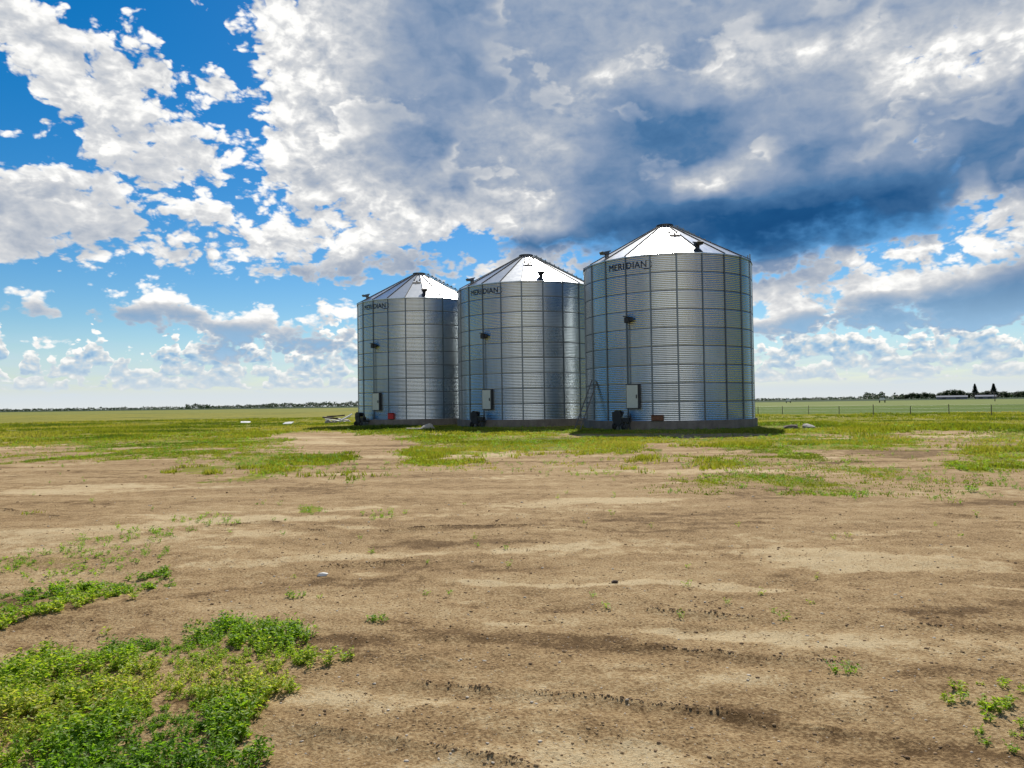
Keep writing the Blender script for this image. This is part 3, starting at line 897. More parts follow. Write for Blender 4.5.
def add_cyl(bm, p0, p1, r0, r1=None, n=12, cap=True):
    p0, p1 = Vector(p0), Vector(p1); d = p1 - p0
    r = bmesh.ops.create_cone(bm, cap_ends=cap, segments=n, radius1=r0, radius2=r0 if r1 is None else r1, depth=d.length)
    q = Vector((0, 0, 1)).rotation_difference(d.normalized()).to_matrix().to_4x4()
    bmesh.ops.transform(bm, matrix=Matrix.Translation((p0 + p1)/2) @ q, verts=r['verts'])
    return r['verts']

def bevel(bm, w=0.01):
    bmesh.ops.bevel(bm, geom=list(bm.edges), offset=w, segments=1, affect='EDGES', clamp_overlap=True)

def radial(th):                                   # local frame on the wall: x tangent, y inward, z up
    return Matrix.Rotation(R(th), 3, 'Z')

_font = None
def lettering_mesh(parent):
    """MERIDIAN in heavy capitals with a swoosh, bent round the wall just proud of the sheets."""
    cu = bpy.data.curves.new('lettering_source', 'FONT')
    cu.body = "MERIDIAN"; cu.size = 0.56; cu.extrude = 0.0; cu.offset = 0.0; cu.resolution_u = 3
    cu.space_character = 1.08
    tmp = bpy.data.objects.new('lettering_source', cu); col.objects.link(tmp)
    dg = bpy.context.evaluated_depsgraph_get()
    me = bpy.data.meshes.new_from_object(tmp.evaluated_get(dg))
    bpy.data.objects.remove(tmp)
    bm = bmesh.new(); bm.from_mesh(me); bpy.data.meshes.remove(me)
    w = max(v.co.x for v in bm.verts) - min(v.co.x for v in bm.verts)
    for v in bm.verts: v.co.x *= 2.5/w
    w = 2.5
    # leave room for the stiffener between the fourth and fifth letters
    spans = []
    for a, b in sorted((min(v.co.x for v in f.verts), max(v.co.x for v in f.verts)) for f in bm.faces):
        if spans and a <= spans[-1][1] + 1e-4: spans[-1][1] = max(spans[-1][1], b)
        else: spans.append([a, b])
    if len(spans) == 8:
        cut = (spans[3][1] + spans[4][0])/2
        for v in bm.verts:
            if v.co.x > cut: v.co.x += 0.09
        w += 0.09
    # swoosh: a thin line under the last letters that turns back round the end of the word
    x1 = w
    pts = []; bm2 = bmesh.new()
    for k in range(25):
        t = k/24
        a = R(-150 + 250*t)
        pts.append((x1 + 0.10 + 0.28*math.cos(a)*(1.0 if math.cos(a) > 0 else 2.1), 0.15 + 0.25*math.sin(a), 0.006 + 0.022*math.sin(math.pi*t)))
    vs = []
    for (px, py, hw) in pts:
        vs.append((bm2.verts.new((px, py - hw, 0)), bm2.verts.new((px, py + hw, 0))))
    for a, b in zip(vs[:-1], vs[1:]): bm2.faces.new((a[0], b[0], b[1], a[1]))
    # cut finely along the wall so the letters follow its curve
    th0, z0 = -51.2, FH + WH - RH*0.66
    for q in (bm, bm2):
        bmesh.ops.triangulate(q, faces=list(q.faces))
        for k in range(1, 40):
            bmesh.ops.bisect_plane(q, geom=list(q.verts) + list(q.edges) + list(q.faces), plane_co=(w*1.25*k/40 - 0.1, 0, 0), plane_no=(1, 0, 0))
        for v in q.verts:
            v.co = pol(th0 + math.degrees(v.co.x/BR), BR + (0.030 if q is bm else 0.033), z0 + v.co.y)
    obj_bm('swoosh', bm2, M['navy'], parent)
    return obj_bm('lettering', bm, M['navy'], parent)

def make_bin():
    root = empty('grain_bin')
    tag(root, 'tbd', 'grain bin', 'round corrugated steel grain bins')
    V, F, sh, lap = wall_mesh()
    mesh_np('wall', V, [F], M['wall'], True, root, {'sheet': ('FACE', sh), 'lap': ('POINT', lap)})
    # foundation
    bm = bmesh.new(); n = 96; prof = [(BR + 0.17, -0.25), (BR + 0.165, FH - 0.02), (BR + 0.14, FH), (BR - 0.05, FH + 0.001)]
    rings = []
    for (r_, z_) in prof: rings.append([bm.verts.new(pol(360*k/n, r_ + (0.012*math.sin(k*1.7) if z_ < FH else 0), z_)) for k in range(n)])
    for a, b in zip(rings[:-1], rings[1:]):
        for k in range(n): bm.faces.new((a[k], a[(k+1) % n], b[(k+1) % n], b[k]))
    obj_bm('foundation', bm, M['conc'], root)
    # stiffeners: hat channels bolted outside every panel joint
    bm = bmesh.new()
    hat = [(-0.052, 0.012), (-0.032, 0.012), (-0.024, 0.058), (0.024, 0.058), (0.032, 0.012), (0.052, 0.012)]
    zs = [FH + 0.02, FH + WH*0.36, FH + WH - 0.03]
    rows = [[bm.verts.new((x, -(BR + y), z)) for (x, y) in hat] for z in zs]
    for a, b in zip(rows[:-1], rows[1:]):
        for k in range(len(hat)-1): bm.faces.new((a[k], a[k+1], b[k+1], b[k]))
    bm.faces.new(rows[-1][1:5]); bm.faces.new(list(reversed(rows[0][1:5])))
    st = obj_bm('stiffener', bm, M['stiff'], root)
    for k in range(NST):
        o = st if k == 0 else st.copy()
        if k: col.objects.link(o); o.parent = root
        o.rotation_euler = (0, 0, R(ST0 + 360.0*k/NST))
    # roof: flat tapered panels
    ro, ri = BR + 0.10, 0.48
    ze = FH + WH + 0.015; zt = ze + (ro - ri)*SLOPE
    bm = bmesh.new()
    lo = [bm.verts.new(pol(ST0 + 360*k/NST, ro, ze)) for k in range(NST)]
    hi = [bm.verts.new(pol(ST0 + 360*k/NST, ri, zt)) for k in range(NST)]
    dn = [bm.verts.new(pol(ST0 + 360*k/NST, ro, ze - 0.05)) for k in range(NST)]
    for k in range(NST):
        k2 = (k+1) % NST
        bm.faces.new((lo[k], lo[k2], hi[k2], hi[k])); bm.faces.new((dn[k], dn[k2], lo[k2], lo[k]))
    bm.faces.new(hi)
    roof = obj_bm('roof', bm, M['roof'], root)
    # standing ribs along the panel joints
    bm = bmesh.new()
    sec = [(-0.030, 0.004), (-0.018, 0.060), (0.018, 0.060), (0.030, 0.004)]
    a = [bm.verts.new((x, -(ro - 0.005), ze + y)) for x, y in sec]
    b = [bm.verts.new((x, -(ri + 0.02), zt + y)) for x, y in sec]
    for k in range(3): bm.faces.new((a[k], a[k+1], b[k+1], b[k]))
    bm.faces.new(a); bm.faces.new(list(reversed(b)))
    rb = obj_bm('roof_rib', bm, M['rib'], root)
    for k in range(NST):
        o = rb if k == 0 else rb.copy()
        if k: col.objects.link(o); o.parent = root
        o.rotation_euler = (0, 0, R(ST0 + 360.0*k/NST))
    # peak: collar and shallow lid
    bm = bmesh.new()
    add_cyl(bm, (0, 0, zt - 0.05), (0, 0, zt + 0.09), 0.50, n=32)
    add_cyl(bm, (0, 0, zt + 0.09), (0, 0, zt + 0.12), 0.58, 0.57, n=32)
    add_cyl(bm, (0, 0, zt + 0.12), (0, 0, zt + 0.20), 0.56, 0.10, n=32)
    obj_bm('roof_cap', bm, M['cap'], root)
    # roof vents: goosenecked hoods near the eave
    for th, rr in ((12.0, 4.75), (-62.0, 4.80)):
        bm = bmesh.new(); zb = ze + (ro - rr)*SLOPE
        add_cyl(bm, pol(th, rr, zb - 0.08), pol(th, rr, zb + 0.22), 0.14, 0.14, 16)
        f = radial(th)
        vs = add_box(bm, pol(th, rr + 0.10, zb + 0.29), (0.50, 0.48, 0.08), f @ Matrix.Rotation(R(14), 3, 'X'))
        add_box(bm, pol(th, rr + 0.40, zb + 0.20), (0.40, 0.05, 0.20), f @ Matrix.Rotation(R(30), 3, 'X'))
        add_box(bm, pol(th, rr + 0.12, zb + 0.20), (0.42, 0.36, 0.14), f)
        obj_bm('roof_vent', bm, M['dark'] if th > 0 else M['cap'], root)
    # roof hatch with its handles
    bm = bmesh.new(); th, rr = 2.0, 2.3; zb = ze + (ro - rr)*SLOPE
    tilt = radial(th) @ Matrix.Rotation(R(29.0), 3, 'X')
    add_box(bm, pol(th, rr, zb + 0.04), (0.70, 0.62, 0.07), tilt); bevel(bm, 0.012)
    h = obj_bm('roof_hatch', bm, M['roof'], root)
    for dx, dr in ((-0.24, 0.20), (0.24, 0.20), (0.02, -0.2)):
        bm = bmesh.new(); c = pol(th, rr, zb + 0.10) + tilt @ Vector((dx, dr, 0.02))
        add_box(bm, c, (0.13, 0.07, 0.07), tilt); obj_bm('handle', bm, M['dark'], h)
    # outside ladder up the side, carried on over the roof to the peak
    th = 92.0
    bm = bmesh.new(); f = radial(th)
    rc = BR + 0.20
    for dx in (-0.2, 0.2):
        c = pol(th, rc, 0) + f @ Vector((dx, 0, 0))
        add_box(bm, (c.x, c.y, FH + 0.5 + (WH + 0.7)/2), (0.045, 0.07, WH + 0.2), f)
    nrg = int((WH)/0.3)
    for k in range(nrg):
        z = FH + 0.7 + k*0.3
        c = pol(th, rc, z); add_cyl(bm, c + f @ Vector((-0.2, 0, 0)), c + f @ Vector((0.2, 0, 0)), 0.016, n=6)
    for k in range(5):
        z = FH + 1.0 + k*2.1
        for dx in (-0.2, 0.2):
            c = pol(th, BR + 0.1, z) + f @ Vector((dx, 0, 0)); add_box(bm, c, (0.03, 0.22, 0.03), f)
    obj_bm('side_ladder', bm, M['stiff'], root)
    bm = bmesh.new(); th = 84.0; f = radial(th)
    tl = f @ Matrix.Rotation(R(29.0), 3, 'X')
    L = (ro - 0.7)/math.cos(R(29.0)); mid = (ro + 0.6)/2; zm = ze + (ro - mid)*SLOPE
    for dx in (-0.2, 0.2):
        c = pol(th, mid, zm + 0.16) + tl @ Vector((dx, 0, 0)); add_box(bm, c, (0.04, L, 0.05), tl)
    for k in range(14):
        s = -L/2 + (k + 0.5)*L/14
        c = pol(th, mid, zm + 0.16) + tl @ Vector((0, s, 0.05)); add_box(bm, c, (0.46, 0.05, 0.10), tl)
    obj_bm('roof_ladder', bm, M['stiff'], root)
    # access door in its deep frame
    th = -34.0; f = radial(th)
    dw, dh = 0.74, 1.40; zc = FH + 0.78 + dh/2
    bm = bmesh.new(); dpt = 0.20
    for (dx, dz, sx_, sz_) in ((-dw/2 - 0.015, 0, 0.03, dh + 0.08), (dw/2 + 0.055, 0, 0.11, dh + 0.08), (0, dh/2 + 0.015, dw, 0.03), (0, -dh/2 - 0.025, dw, 0.05)):
        c = pol(th, BR + 0.09, zc + dz) + f @ Vector((dx, 0, 0)); add_box(bm, c, (sx_, dpt, sz_), f)
    fr = obj_bm('door_frame', bm, M['dark'], root)
    bm = bmesh.new()
    c = pol(th, BR + 0.165, zc); add_box(bm, c, (dw - 0.006, 0.05, dh - 0.006), f)
    for sgn in (-1, 1):
        a_ = math.atan2(dh - 0.1, dw - 0.1)
        add_box(bm, pol(th, BR + 0.192, zc), (math.hypot(dw - 0.1, dh - 0.1), 0.012 + 0.003*sgn, 0.045), f @ Matrix.Rotation(sgn*a_, 3, 'Y'))
    dr = obj_bm('door', bm, M['door'], root)
    bm = bmesh.new(); c = pol(th, BR + 0.215, zc) + f @ Vector((dw/2 - 0.08, 0, 0)); add_box(bm, c, (0.05, 0.05, 0.22), f)
    obj_bm('handle', bm, M['dark'], dr)
    # level gauge box with its conduit running down a stiffener
    th = ST0 - 2*360.0/NST + 1.6; f = radial(th)
    bm = bmesh.new(); zc = FH + 6.15
    add_box(bm, pol(th, BR + 0.22, zc), (0.30, 0.22, 0.34), f)
    add_box(bm, pol(th, BR + 0.24, zc + 0.20), (0.42, 0.30, 0.06), f @ Matrix.Rotation(R(12), 3, 'Y'))
    add_box(bm, pol(th, BR + 0.20, zc) + f @ Vector((0.27, 0, 0.02)), (0.24, 0.14, 0.20), f)
    bevel(bm, 0.012)
    gb = obj_bm('gauge_box', bm, M['dark'], root)
    bm = bmesh.new(); add_cyl(bm, pol(th, BR + 0.115, FH + 2.25), pol(th, BR + 0.115, zc - 0.16), 0.035, n=8)
    obj_bm('conduit', bm, M['stiff'], gb)
    lettering_mesh(root)
    return root

def copy_tree(o, parent=None):
    c = o.copy(); col.objects.link(c)
    if parent is not None: c.parent = parent
    for ch in list(o.children): copy_tree(ch, c)
    return c

bin0 = make_bin()
bins = [bin0, copy_tree(bin0), copy_tree(bin0)]
for b_, (x, y), lab in zip(bins, BINS, ('nearest and largest looking steel grain bin, standing right of the other two',
                                        'steel grain bin standing between the other two bins',
                                        'farthest steel grain bin, left of the others, beside the heap of pale scrap')):
    b_.location = (x, y, 0.0); b_['label'] = lab


# ------------------------------------------------------------------ things about the bins
M['red'] = plain_mat('faded_red_paint', (0.42, 0.018, 0.016), 0.5, 0.0, 0.2)
M['rust'] = plain_mat('rusty_sheet', (0.17, 0.075, 0.042), 0.8, 0.2, 0.25, 9.0)
M['machine'] = plain_mat('greasy_dark_steel', (0.022, 0.024, 0.028), 0.45, 0.4, 0.2)
M['tube'] = metal_mat('worn_auger_tube', (0.20, 0.21, 0.22, 1), 0.5)
M['rail'] = plain_mat('dark_ladder_steel', (0.07, 0.075, 0.08), 0.5, 0.5)
M['stone'] = plain_mat('pale_stone', (0.40, 0.37, 0.33), 0.9, 0.0, 0.2)
M['darkstone'] = plain_mat('dull_brown_stone', (0.13, 0.10, 0.075), 0.95, 0.0, 0.25)
M['board'] = plain_mat('grey_weathered_board', (0.42, 0.38, 0.32), 0.9, 0.0, 0.2)
M['oldboard'] = plain_mat('old_dark_timber', (0.07, 0.055, 0.045), 0.9, 0.0, 0.2)
M['post'] = plain_mat('weathered_post', (0.10, 0.085, 0.07), 0.9)
M['wire'] = plain_mat('fence_wire', (0.20, 0.20, 0.20), 0.5, 0.8)
M['white'] = plain_mat('chalky_white_paint', (0.62, 0.62, 0.60), 0.6)

def mount_box(parent, mat, w, h, label):
    th = -18.5; f = radial(th); bm = bmesh.new()
    add_box(bm, pol(th, BR + 0.14, FH + h/2 + 0.01), (w, 0.26, h), f)
    add_box(bm, pol(th, BR + 0.15, FH + h + 0.03), (w + 0.05, 0.30, 0.03), f @ Matrix.Rotation(R(-6), 3, 'X'))
    bevel(bm, 0.012)
    o = obj_bm('outlet_box', bm, mat, parent); o['label'] = label
mount_box(bins[2], M['red'], 0.50, 0.46, 'red box at the foot of the bin wall')
mount_box(bins[0], M['rust'], 0.72, 0.30, 'rusty box at the foot of the bin wall')

def make_auger():
    """Unloading drive: tube out of the foundation, belt guard, motor, wheeled stand. Local +Y points at the bin."""
    root = empty('unloading_auger')
    bm = bmesh.new(); add_cyl(bm, (0.05, 0.60, 0.42), (0.05, -0.35, 0.50), 0.125, n=16); add_cyl(bm, (0.05, 0.52, 0.425), (0.05, 0.46, 0.43), 0.19, n=16)
    obj_bm('auger_tube', bm, M['tube'], root)
    bm = bmesh.new()
    add_cyl(bm, (-0.22, -0.42, 0.92), (-0.22, -0.30, 0.92), 0.24, n=20); add_cyl(bm, (-0.16, -0.42, 0.52), (-0.16, -0.30, 0.52), 0.30, n=20)
    add_box(bm, (-0.19, -0.36, 0.72), (0.50, 0.118, 0.46)); add_box(bm, (-0.44, -0.36, 0.80), (0.16, 0.10, 0.52))
    obj_bm('belt_guard', bm, M['machine'], root)
    bm = bmesh.new(); add_cyl(bm, (-0.22, -0.29, 0.95), (-0.22, 0.16, 0.95), 0.16, n=18)
    for k in range(7): add_cyl(bm, (-0.22, -0.22 + k*0.05, 0.95), (-0.22, -0.205 + k*0.05, 0.95), 0.185, n=18)
    add_box(bm, (-0.05, -0.08, 1.02), (0.18, 0.22, 0.16)); add_box(bm, (-0.22, -0.06, 0.77), (0.36, 0.36, 0.04))
    obj_bm('motor', bm, M['machine'], root)
    bm = bmesh.new()
    add_box(bm, (0.36, -0.20, 0.60), (0.46, 0.34, 0.26)); add_box(bm, (0.44, -0.22, 0.80), (0.50, 0.05, 0.05)); add_cyl(bm, (0.62, -0.22, 0.56), (0.62, -0.22, 0.98), 0.03, n=8)
    bevel(bm, 0.01)
    obj_bm('gearbox', bm, M['machine'], root)
    bm = bmesh.new()
    for sx_ in (-0.34, 0.40):
        add_cyl(bm, (sx_, -0.30, 0.50), (sx_ - 0.10, -0.40, 0.18), 0.028, n=8); add_cyl(bm, (sx_, -0.10, 0.50), (sx_ + 0.06, 0.05, 0.02), 0.028, n=8)
    add_cyl(bm, (-0.48, -0.38, 0.22), (0.40, -0.38, 0.22), 0.022, n=8); add_box(bm, (0.03, -0.20, 0.50), (0.80, 0.06, 0.05))
    obj_bm('stand', bm, M['rail'], root)
    for sx_ in (-0.40, 0.22):
        bm = bmesh.new(); add_cyl(bm, (sx_ - 0.05, -0.38, 0.20), (sx_ + 0.05, -0.38, 0.20), 0.20, n=22)
        w_ = obj_bm('wheel', bm, M['rubber'], root)
        bm = bmesh.new(); add_cyl(bm, (sx_ - 0.06, -0.38, 0.20), (sx_ + 0.06, -0.38, 0.20), 0.10, n=16)
        obj_bm('rim', bm, M['tube'], w_)
    return root
au = make_auger()
for k, (b_, th, lab) in enumerate(((bins[0], -37.5, 'dark wheeled unloading machine under the door of the right bin, nearest of three'),
                                   (bins[1], -36.5, 'dark wheeled unloading machine under the door of the middle bin'),
                                   (bins[2], -44.0, 'dark wheeled unloading machine under the door of the left bin, farthest of three'))):
    o = au if k == 0 else copy_tree(au)
    p = pol(th, BR + 0.17 + 0.55, 0.0) + b_.location
    o.location = (p.x, p.y, float(height_at(np.array([p.x]), np.array([p.y]))[0]) + 0.01); o.rotation_euler = (0, 0, R(th))
    tag(o, lab, 'farm machine', 'unloading machines at the bin doors')

def gz(x, y): return float(height_at(np.array([float(x)]), np.array([float(y)]))[0])

# ladder leaning on the right bin
def build_ladder():
    root = empty('leaning_ladder', (4.1, 46.9, gz(4.1, 46.9)))
    tag(root, 'dark steel ladder leaning against the left side of the right bin', 'ladder')
    top = Vector((1.24, 0.75, 3.15)); wdir = Vector((0.74, -0.67, 0)).normalized()*0.22
    for s in (-1, 1):
        bm = bmesh.new(); a, b = wdir*s, wdir*s + top
        d = (b - a).normalized(); q = Vector((0, 0, 1)).rotation_difference(d).to_matrix()
        add_box(bm, (a + b)/2, (0.075, 0.05, (b - a).length), q); bevel(bm, 0.008)
        obj_bm('rail', bm, M['rail'], root)
    for k in range(1, 11):
        bm = bmesh.new(); c = top*(k/11.0); add_cyl(bm, c - wdir, c + wdir, 0.018, n=8)
        obj_bm('rung', bm, M['tube'], root)
build_ladder()

def rock_bm(sx, sy, sz, seed, sub=2, rough=0.25):
    bm = bmesh.new(); bmesh.ops.create_icosphere(bm, subdivisions=sub, radius=1.0)
    rr = random.Random(seed); planes = [Vector((rr.gauss(0, 1), rr.gauss(0, 1), rr.gauss(0, 1))).normalized() for _ in range(9)]
    for v in bm.verts:
        k = 1.0
        for pl in planes:
            d = v.co.dot(pl)
            if d > 0.62: k = min(k, 0.62/d)
        v.co *= k*(1 + rr.uniform(-rough, rough)*0.35)
        v.co = Vector((v.co.x*sx, v.co.y*sy, max(v.co.z, -0.5)*sz))
    return bm
def rock(name, x, y, s, seed, mat, label, cat, group=None, z=0.0, rz=0.0):
    o = obj_bm(name, rock_bm(s[0], s[1], s[2], seed), mat)
    o.location = (x, y, gz(x, y) + s[2]*0.3 + z); o.rotation_euler = (0, 0, rz)
    return tag(o, label, cat, group)
def board(x, y, z, L, w, t, rot, mat, label, cat, group, name='scrap_board'):
    bm = bmesh.new(); add_box(bm, (0, 0, 0), (L, w, t)); 
    bmesh.ops.subdivide_edges(bm, edges=[e for e in bm.edges if e.calc_length() > L*0.8], cuts=4)
    rr = random.Random(int(x*97))
    for v in bm.verts: v.co += Vector((0, rr.uniform(-0.01, 0.01), rr.uniform(-0.015, 0.015)))
    o = obj_bm(name, bm, mat); o.location = (x, y, gz(x, y) + z); o.rotation_euler = rot
    return tag(o, label, cat, group)
# heap left of the left bin
hp = 'pieces of the scrap heap left of the bins'
for k, (dx, dy, s) in enumerate(((-1.35, 0.2, (0.42, 0.4, 0.36)), (-0.55, -0.5, (0.36, 0.34, 0.30)), (0.55, 0.1, (0.46, 0.4, 0.40)), (0.95, -0.6, (0.32, 0.3, 0.26)), (-0.2, 0.6, (0.5, 0.45, 0.5)))):
    rock('rubble_chunk', -17.75 + dx, 76.4 + dy, s, 40 + k, M['stone'], 'pale broken concrete chunk in the scrap heap left of the bins', 'rubble', hp, 0.0, k*1.3)
for k, (dx, dy, z, L, rot) in enumerate(((-0.3, -0.9, 0.30, 2.1, (0.1, 0.16, 0.12)), (0.5, -0.7, 0.46, 1.5, (0.0, -0.28, -0.3)), (0.85, -0.95, 0.58, 1.3, (0.2, -0.5, 0.5)))):
    board(-17.75 + dx, 76.4 + dy, z, L, 0.22, 0.09, rot, M['white'], 'pale board lying across the scrap heap left of the bins', 'board', hp)
for k, (dx, dy, z, L, rot) in enumerate(((-1.0, -0.2, 0.52, 1.5, (0.1, 0.1, 0.4)), (-0.5, 0.1, 0.70, 1.9, (0.0, -0.06, -0.2)))):
    board(-17.75 + dx, 76.4 + dy, z, L, 0.3, 0.14, rot, M['oldboard'], 'dark timber lying on top of the scrap heap left of the bins', 'board', hp)
rock('field_stone', -5.75, 50.6, (0.62, 0.40, 0.36), 77, M['stone'], 'pale grey boulder in the grass before the left bin', 'boulder')
board(-6.55, 49.6, 0.10, 1.1, 0.3, 0.06, (0.05, 0.04, 0.2), M['board'], 'short grey board in the grass beside the pale boulder', 'board', None)
rock('field_stone', 15.95, 42.4, (0.60, 0.36, 0.26), 81, M['darkstone'], 'low brown boulder in the grass right of the right bin, nearest that bin', 'boulder', 'boulders right of the right bin')
rock('field_stone', 17.05, 42.9, (0.44, 0.30, 0.22), 82, M['stone'], 'small pale topped boulder in the grass, right of the low brown boulder', 'boulder', 'boulders right of the right bin')
board(-28.9, 80.2, 0.16, 1.0, 0.6, 0.04, (0.25, 0.05, 0.3), M['white'], 'pale scrap sheet in the left field, farther from the bins', 'scrap sheet', 'pale scrap sheets in the left field', 'scrap_sheet')
board(-22.1, 73.0, 0.16, 0.95, 0.6, 0.04, (0.3, -0.05, -0.2), M['white'], 'pale scrap sheet in the left field, nearer to the bins', 'scrap sheet', 'pale scrap sheets in the left field', 'scrap_sheet')
rock('white_stone', -1.93, 7.46, (0.075, 0.035, 0.03), 91, M['white'], 'chalk white flat stone lying on the bare dirt', 'stone', None, 0.0, 0.3)
rock('dark_clod', 0.93, 6.95, (0.035, 0.028, 0.022), 92, plain_mat('dark_clod', (0.07, 0.045, 0.028), 0.95), 'single dark clod on the pale dirt near the middle of the yard', 'clod')

# wire fence along the crop field on the right
def build_fence():
    a, b = Vector((31.9, 87.5)), Vector((42.9, 66.2))
    d = (b - a)/6.0
    root = empty('wire_fence', (a.x, a.y, 0.0)); tag(root, 'low wire fence on thin posts along the green crop field', 'fence')
    pts = []
    for k in range(-9, 11):
        p = d*k; jit = 0.15*math.sin(k*5.1)
        q = Vector((p.x + jit, p.y)); z = gz(a.x + q.x, a.y + q.y)
        h = 0.98 + 0.08*math.sin(k*2.7)
        bm = bmesh.new(); add_cyl(bm, (q.x, q.y, z - 0.2), (q.x + 0.03*math.sin(k*3.3), q.y, z + h), 0.042, 0.036, 8)
        obj_bm('post', bm, M['post'], root)
        pts.append(Vector((q.x, q.y, z)))
    for hz in (0.38, 0.68, 0.98):
        bm = bmesh.new()
        for p, q in zip(pts[:-1], pts[1:]):
            m_ = (p + q)/2 + Vector((0, 0, hz - 0.03))
            add_cyl(bm, p + Vector((0, 0, hz)), m_, 0.006, n=4, cap=False); add_cyl(bm, m_, q + Vector((0, 0, hz)), 0.006, n=4, cap=False)
        obj_bm('wire', bm, M['wire'], root)
build_fence()

def at(bearing, dist):
    return dist*math.sin(R(bearing)), dist*math.cos(R(bearing))

# far pole, sheds, trailers
def build_far():
    x, y = at(33.1, 330.0)
    root = empty('field_pole', (x, y, 0)); tag(root, 'single dark pole standing in the field before the farmyard trees', 'pole')
    bm = bmesh.new(); add_cyl(bm, (0, 0, -0.3), (0, 0, 3.6), 0.16, 0.12, 8); obj_bm('shaft', bm, M['post'], root)
    bm = bmesh.new(); add_box(bm, (0, 0, 3.3), (1.1, 0.12, 0.12)); obj_bm('cross_arm', bm, M['post'], root)
    for (bear, dist, lab) in ((20.45, 400.0, 'tiny pale trailer on two dark wheels in the far field, left of its twin'), (26.55, 330.0, 'tiny pale trailer on two dark wheels in the far field, right of its twin')):
        x, y = at(bear, dist); tr = empty('field_trailer', (x, y, gz(x, y)), R(-bear)); tag(tr, lab, 'trailer', 'pale trailers in the far field')
        bm = bmesh.new(); add_box(bm, (0, 0, 1.35), (2.0, 1.6, 0.9)); add_box(bm, (0, 0, 1.86), (1.7, 1.4, 0.12)); bevel(bm, 0.05); obj_bm('box', bm, M['white'], tr)
        bm = bmesh.new(); add_box(bm, (0, 0, 0.84), (1.5, 1.4, 0.1)); add_cyl(bm, (0, -0.7, 0.8), (0, -2.2, 0.6), 0.05, n=6); obj_bm('chassis', bm, M['rail'], tr)
        for s in (-1, 1):
            bm = bmesh.new(); add_cyl(bm, (s*0.95 - 0.2, 0, 0.55), (s*0.95 + 0.2, 0, 0.55), 0.55, n=18); obj_bm('wheel', bm, M['rubber'], tr)
    M['shedroof'] = plain_mat('blue_grey_roof_sheet', (0.07, 0.09, 0.13), 0.8, 0.0, 0.08, 0.4)
    M['shedwall'] = plain_mat('dull_shed_wall', (0.16, 0.17, 0.18), 0.8, 0.0, 0.1, 0.4)
    for (bear, dist, L, lab) in ((30.7, 780.0, 24.0, 'long low farm shed with blue grey roof, left of the spruces'), (32.6, 770.0, 15.0, 'shorter farm shed with blue grey roof, before the spruces')):
        x, y = at(bear, dist); sh = empty('farm_shed', (x, y, 0), R(-bear)); sh.scale = (1, 1, 0.72); tag(sh, lab, 'shed', 'sheds of the far farmyard')
        bm = bmesh.new(); add_box(bm, (0, 0, 1.4), (L, 9.0, 3.0)); obj_bm('wall', bm, M['shedwall'], sh)
        bm = bmesh.new()
        vs = [bm.verts.new(c) for c in ((-L/2-.4, -4.9, 2.8), (L/2+.4, -4.9, 2.8), (L/2+.4, 0, 4.7), (-L/2-.4, 0, 4.7), (-L/2-.4, 4.9, 2.8), (L/2+.4, 4.9, 2.8), (-L/2-.4, 0, 2.85), (L/2+.4, 0, 2.85))]
        for f in ((0, 1, 2, 3), (3, 2, 5, 4), (0, 3, 4), (1, 5, 2), (0, 4, 5, 1)): bm.faces.new([vs[i] for i in f])
        obj_bm('roof', bm, M['shedroof'], sh)
        for s in (-0.25, 0.2):
            bm = bmesh.new(); add_box(bm, (L*s, -4.53, 1.3), (3.2, 0.12, 2.6)); obj_bm('door', bm, M['rail'], sh)
build_far()


# ------------------------------------------------------------------ plants
def leaf_mat(name, ramp, trans=0.45):
    m, N, b, out = new_mat(name)
    t = N.attr('tint')
    c = N.ramp(t, ramp)
    N.l.new(c, b.inputs['Base Color']); b.inputs['Roughness'].default_value = 0.5; b.inputs['Specular IOR Level'].default_value = 0.3
    tr = N.new('ShaderNodeBsdfTranslucent')
    N.l.new(N.mix(1.0, c, (1.5, 1.6, 0.9, 1), 'MULTIPLY'), tr.inputs['Color'])
    mx = N.new('ShaderNodeMixShader'); mx.inputs[0].default_value = trans
    N.l.new(b.outputs[0], mx.inputs[1]); N.l.new(tr.outputs[0], mx.inputs[2]); N.l.new(mx.outputs[0], out.inputs['Surface'])
    return m
M['weed'] = leaf_mat('broad_weed_leaf', [(0.0, (0.055, 0.135, 0.010, 1)), (0.45, (0.165, 0.290, 0.018, 1)), (0.8, (0.300, 0.370, 0.028, 1)), (1.0, (0.40, 0.37, 0.08, 1))], 0.58)
M['grass'] = leaf_mat('grass_blade', [(0.0, (0.070, 0.105, 0.010, 1)), (0.5, (0.190, 0.200, 0.014, 1)), (1.0, (0.31, 0.26, 0.06, 1))], 0.55)
M['bark'] = plain_mat('bark', (0.06, 0.05, 0.04), 0.9)
M['tree'] = leaf_mat('far_tree_leaf', [(0.0, (0.012, 0.028, 0.012, 1)), (1.0, (0.035, 0.060, 0.020, 1))], 0.25)
M['spruce'] = leaf_mat('spruce_needle', [(0.0, (0.008, 0.022, 0.014, 1)), (1.0, (0.018, 0.038, 0.020, 1))], 0.15)

def unit(v): return v/np.maximum(np.linalg.norm(v, axis=-1, keepdims=True), 1e-9)

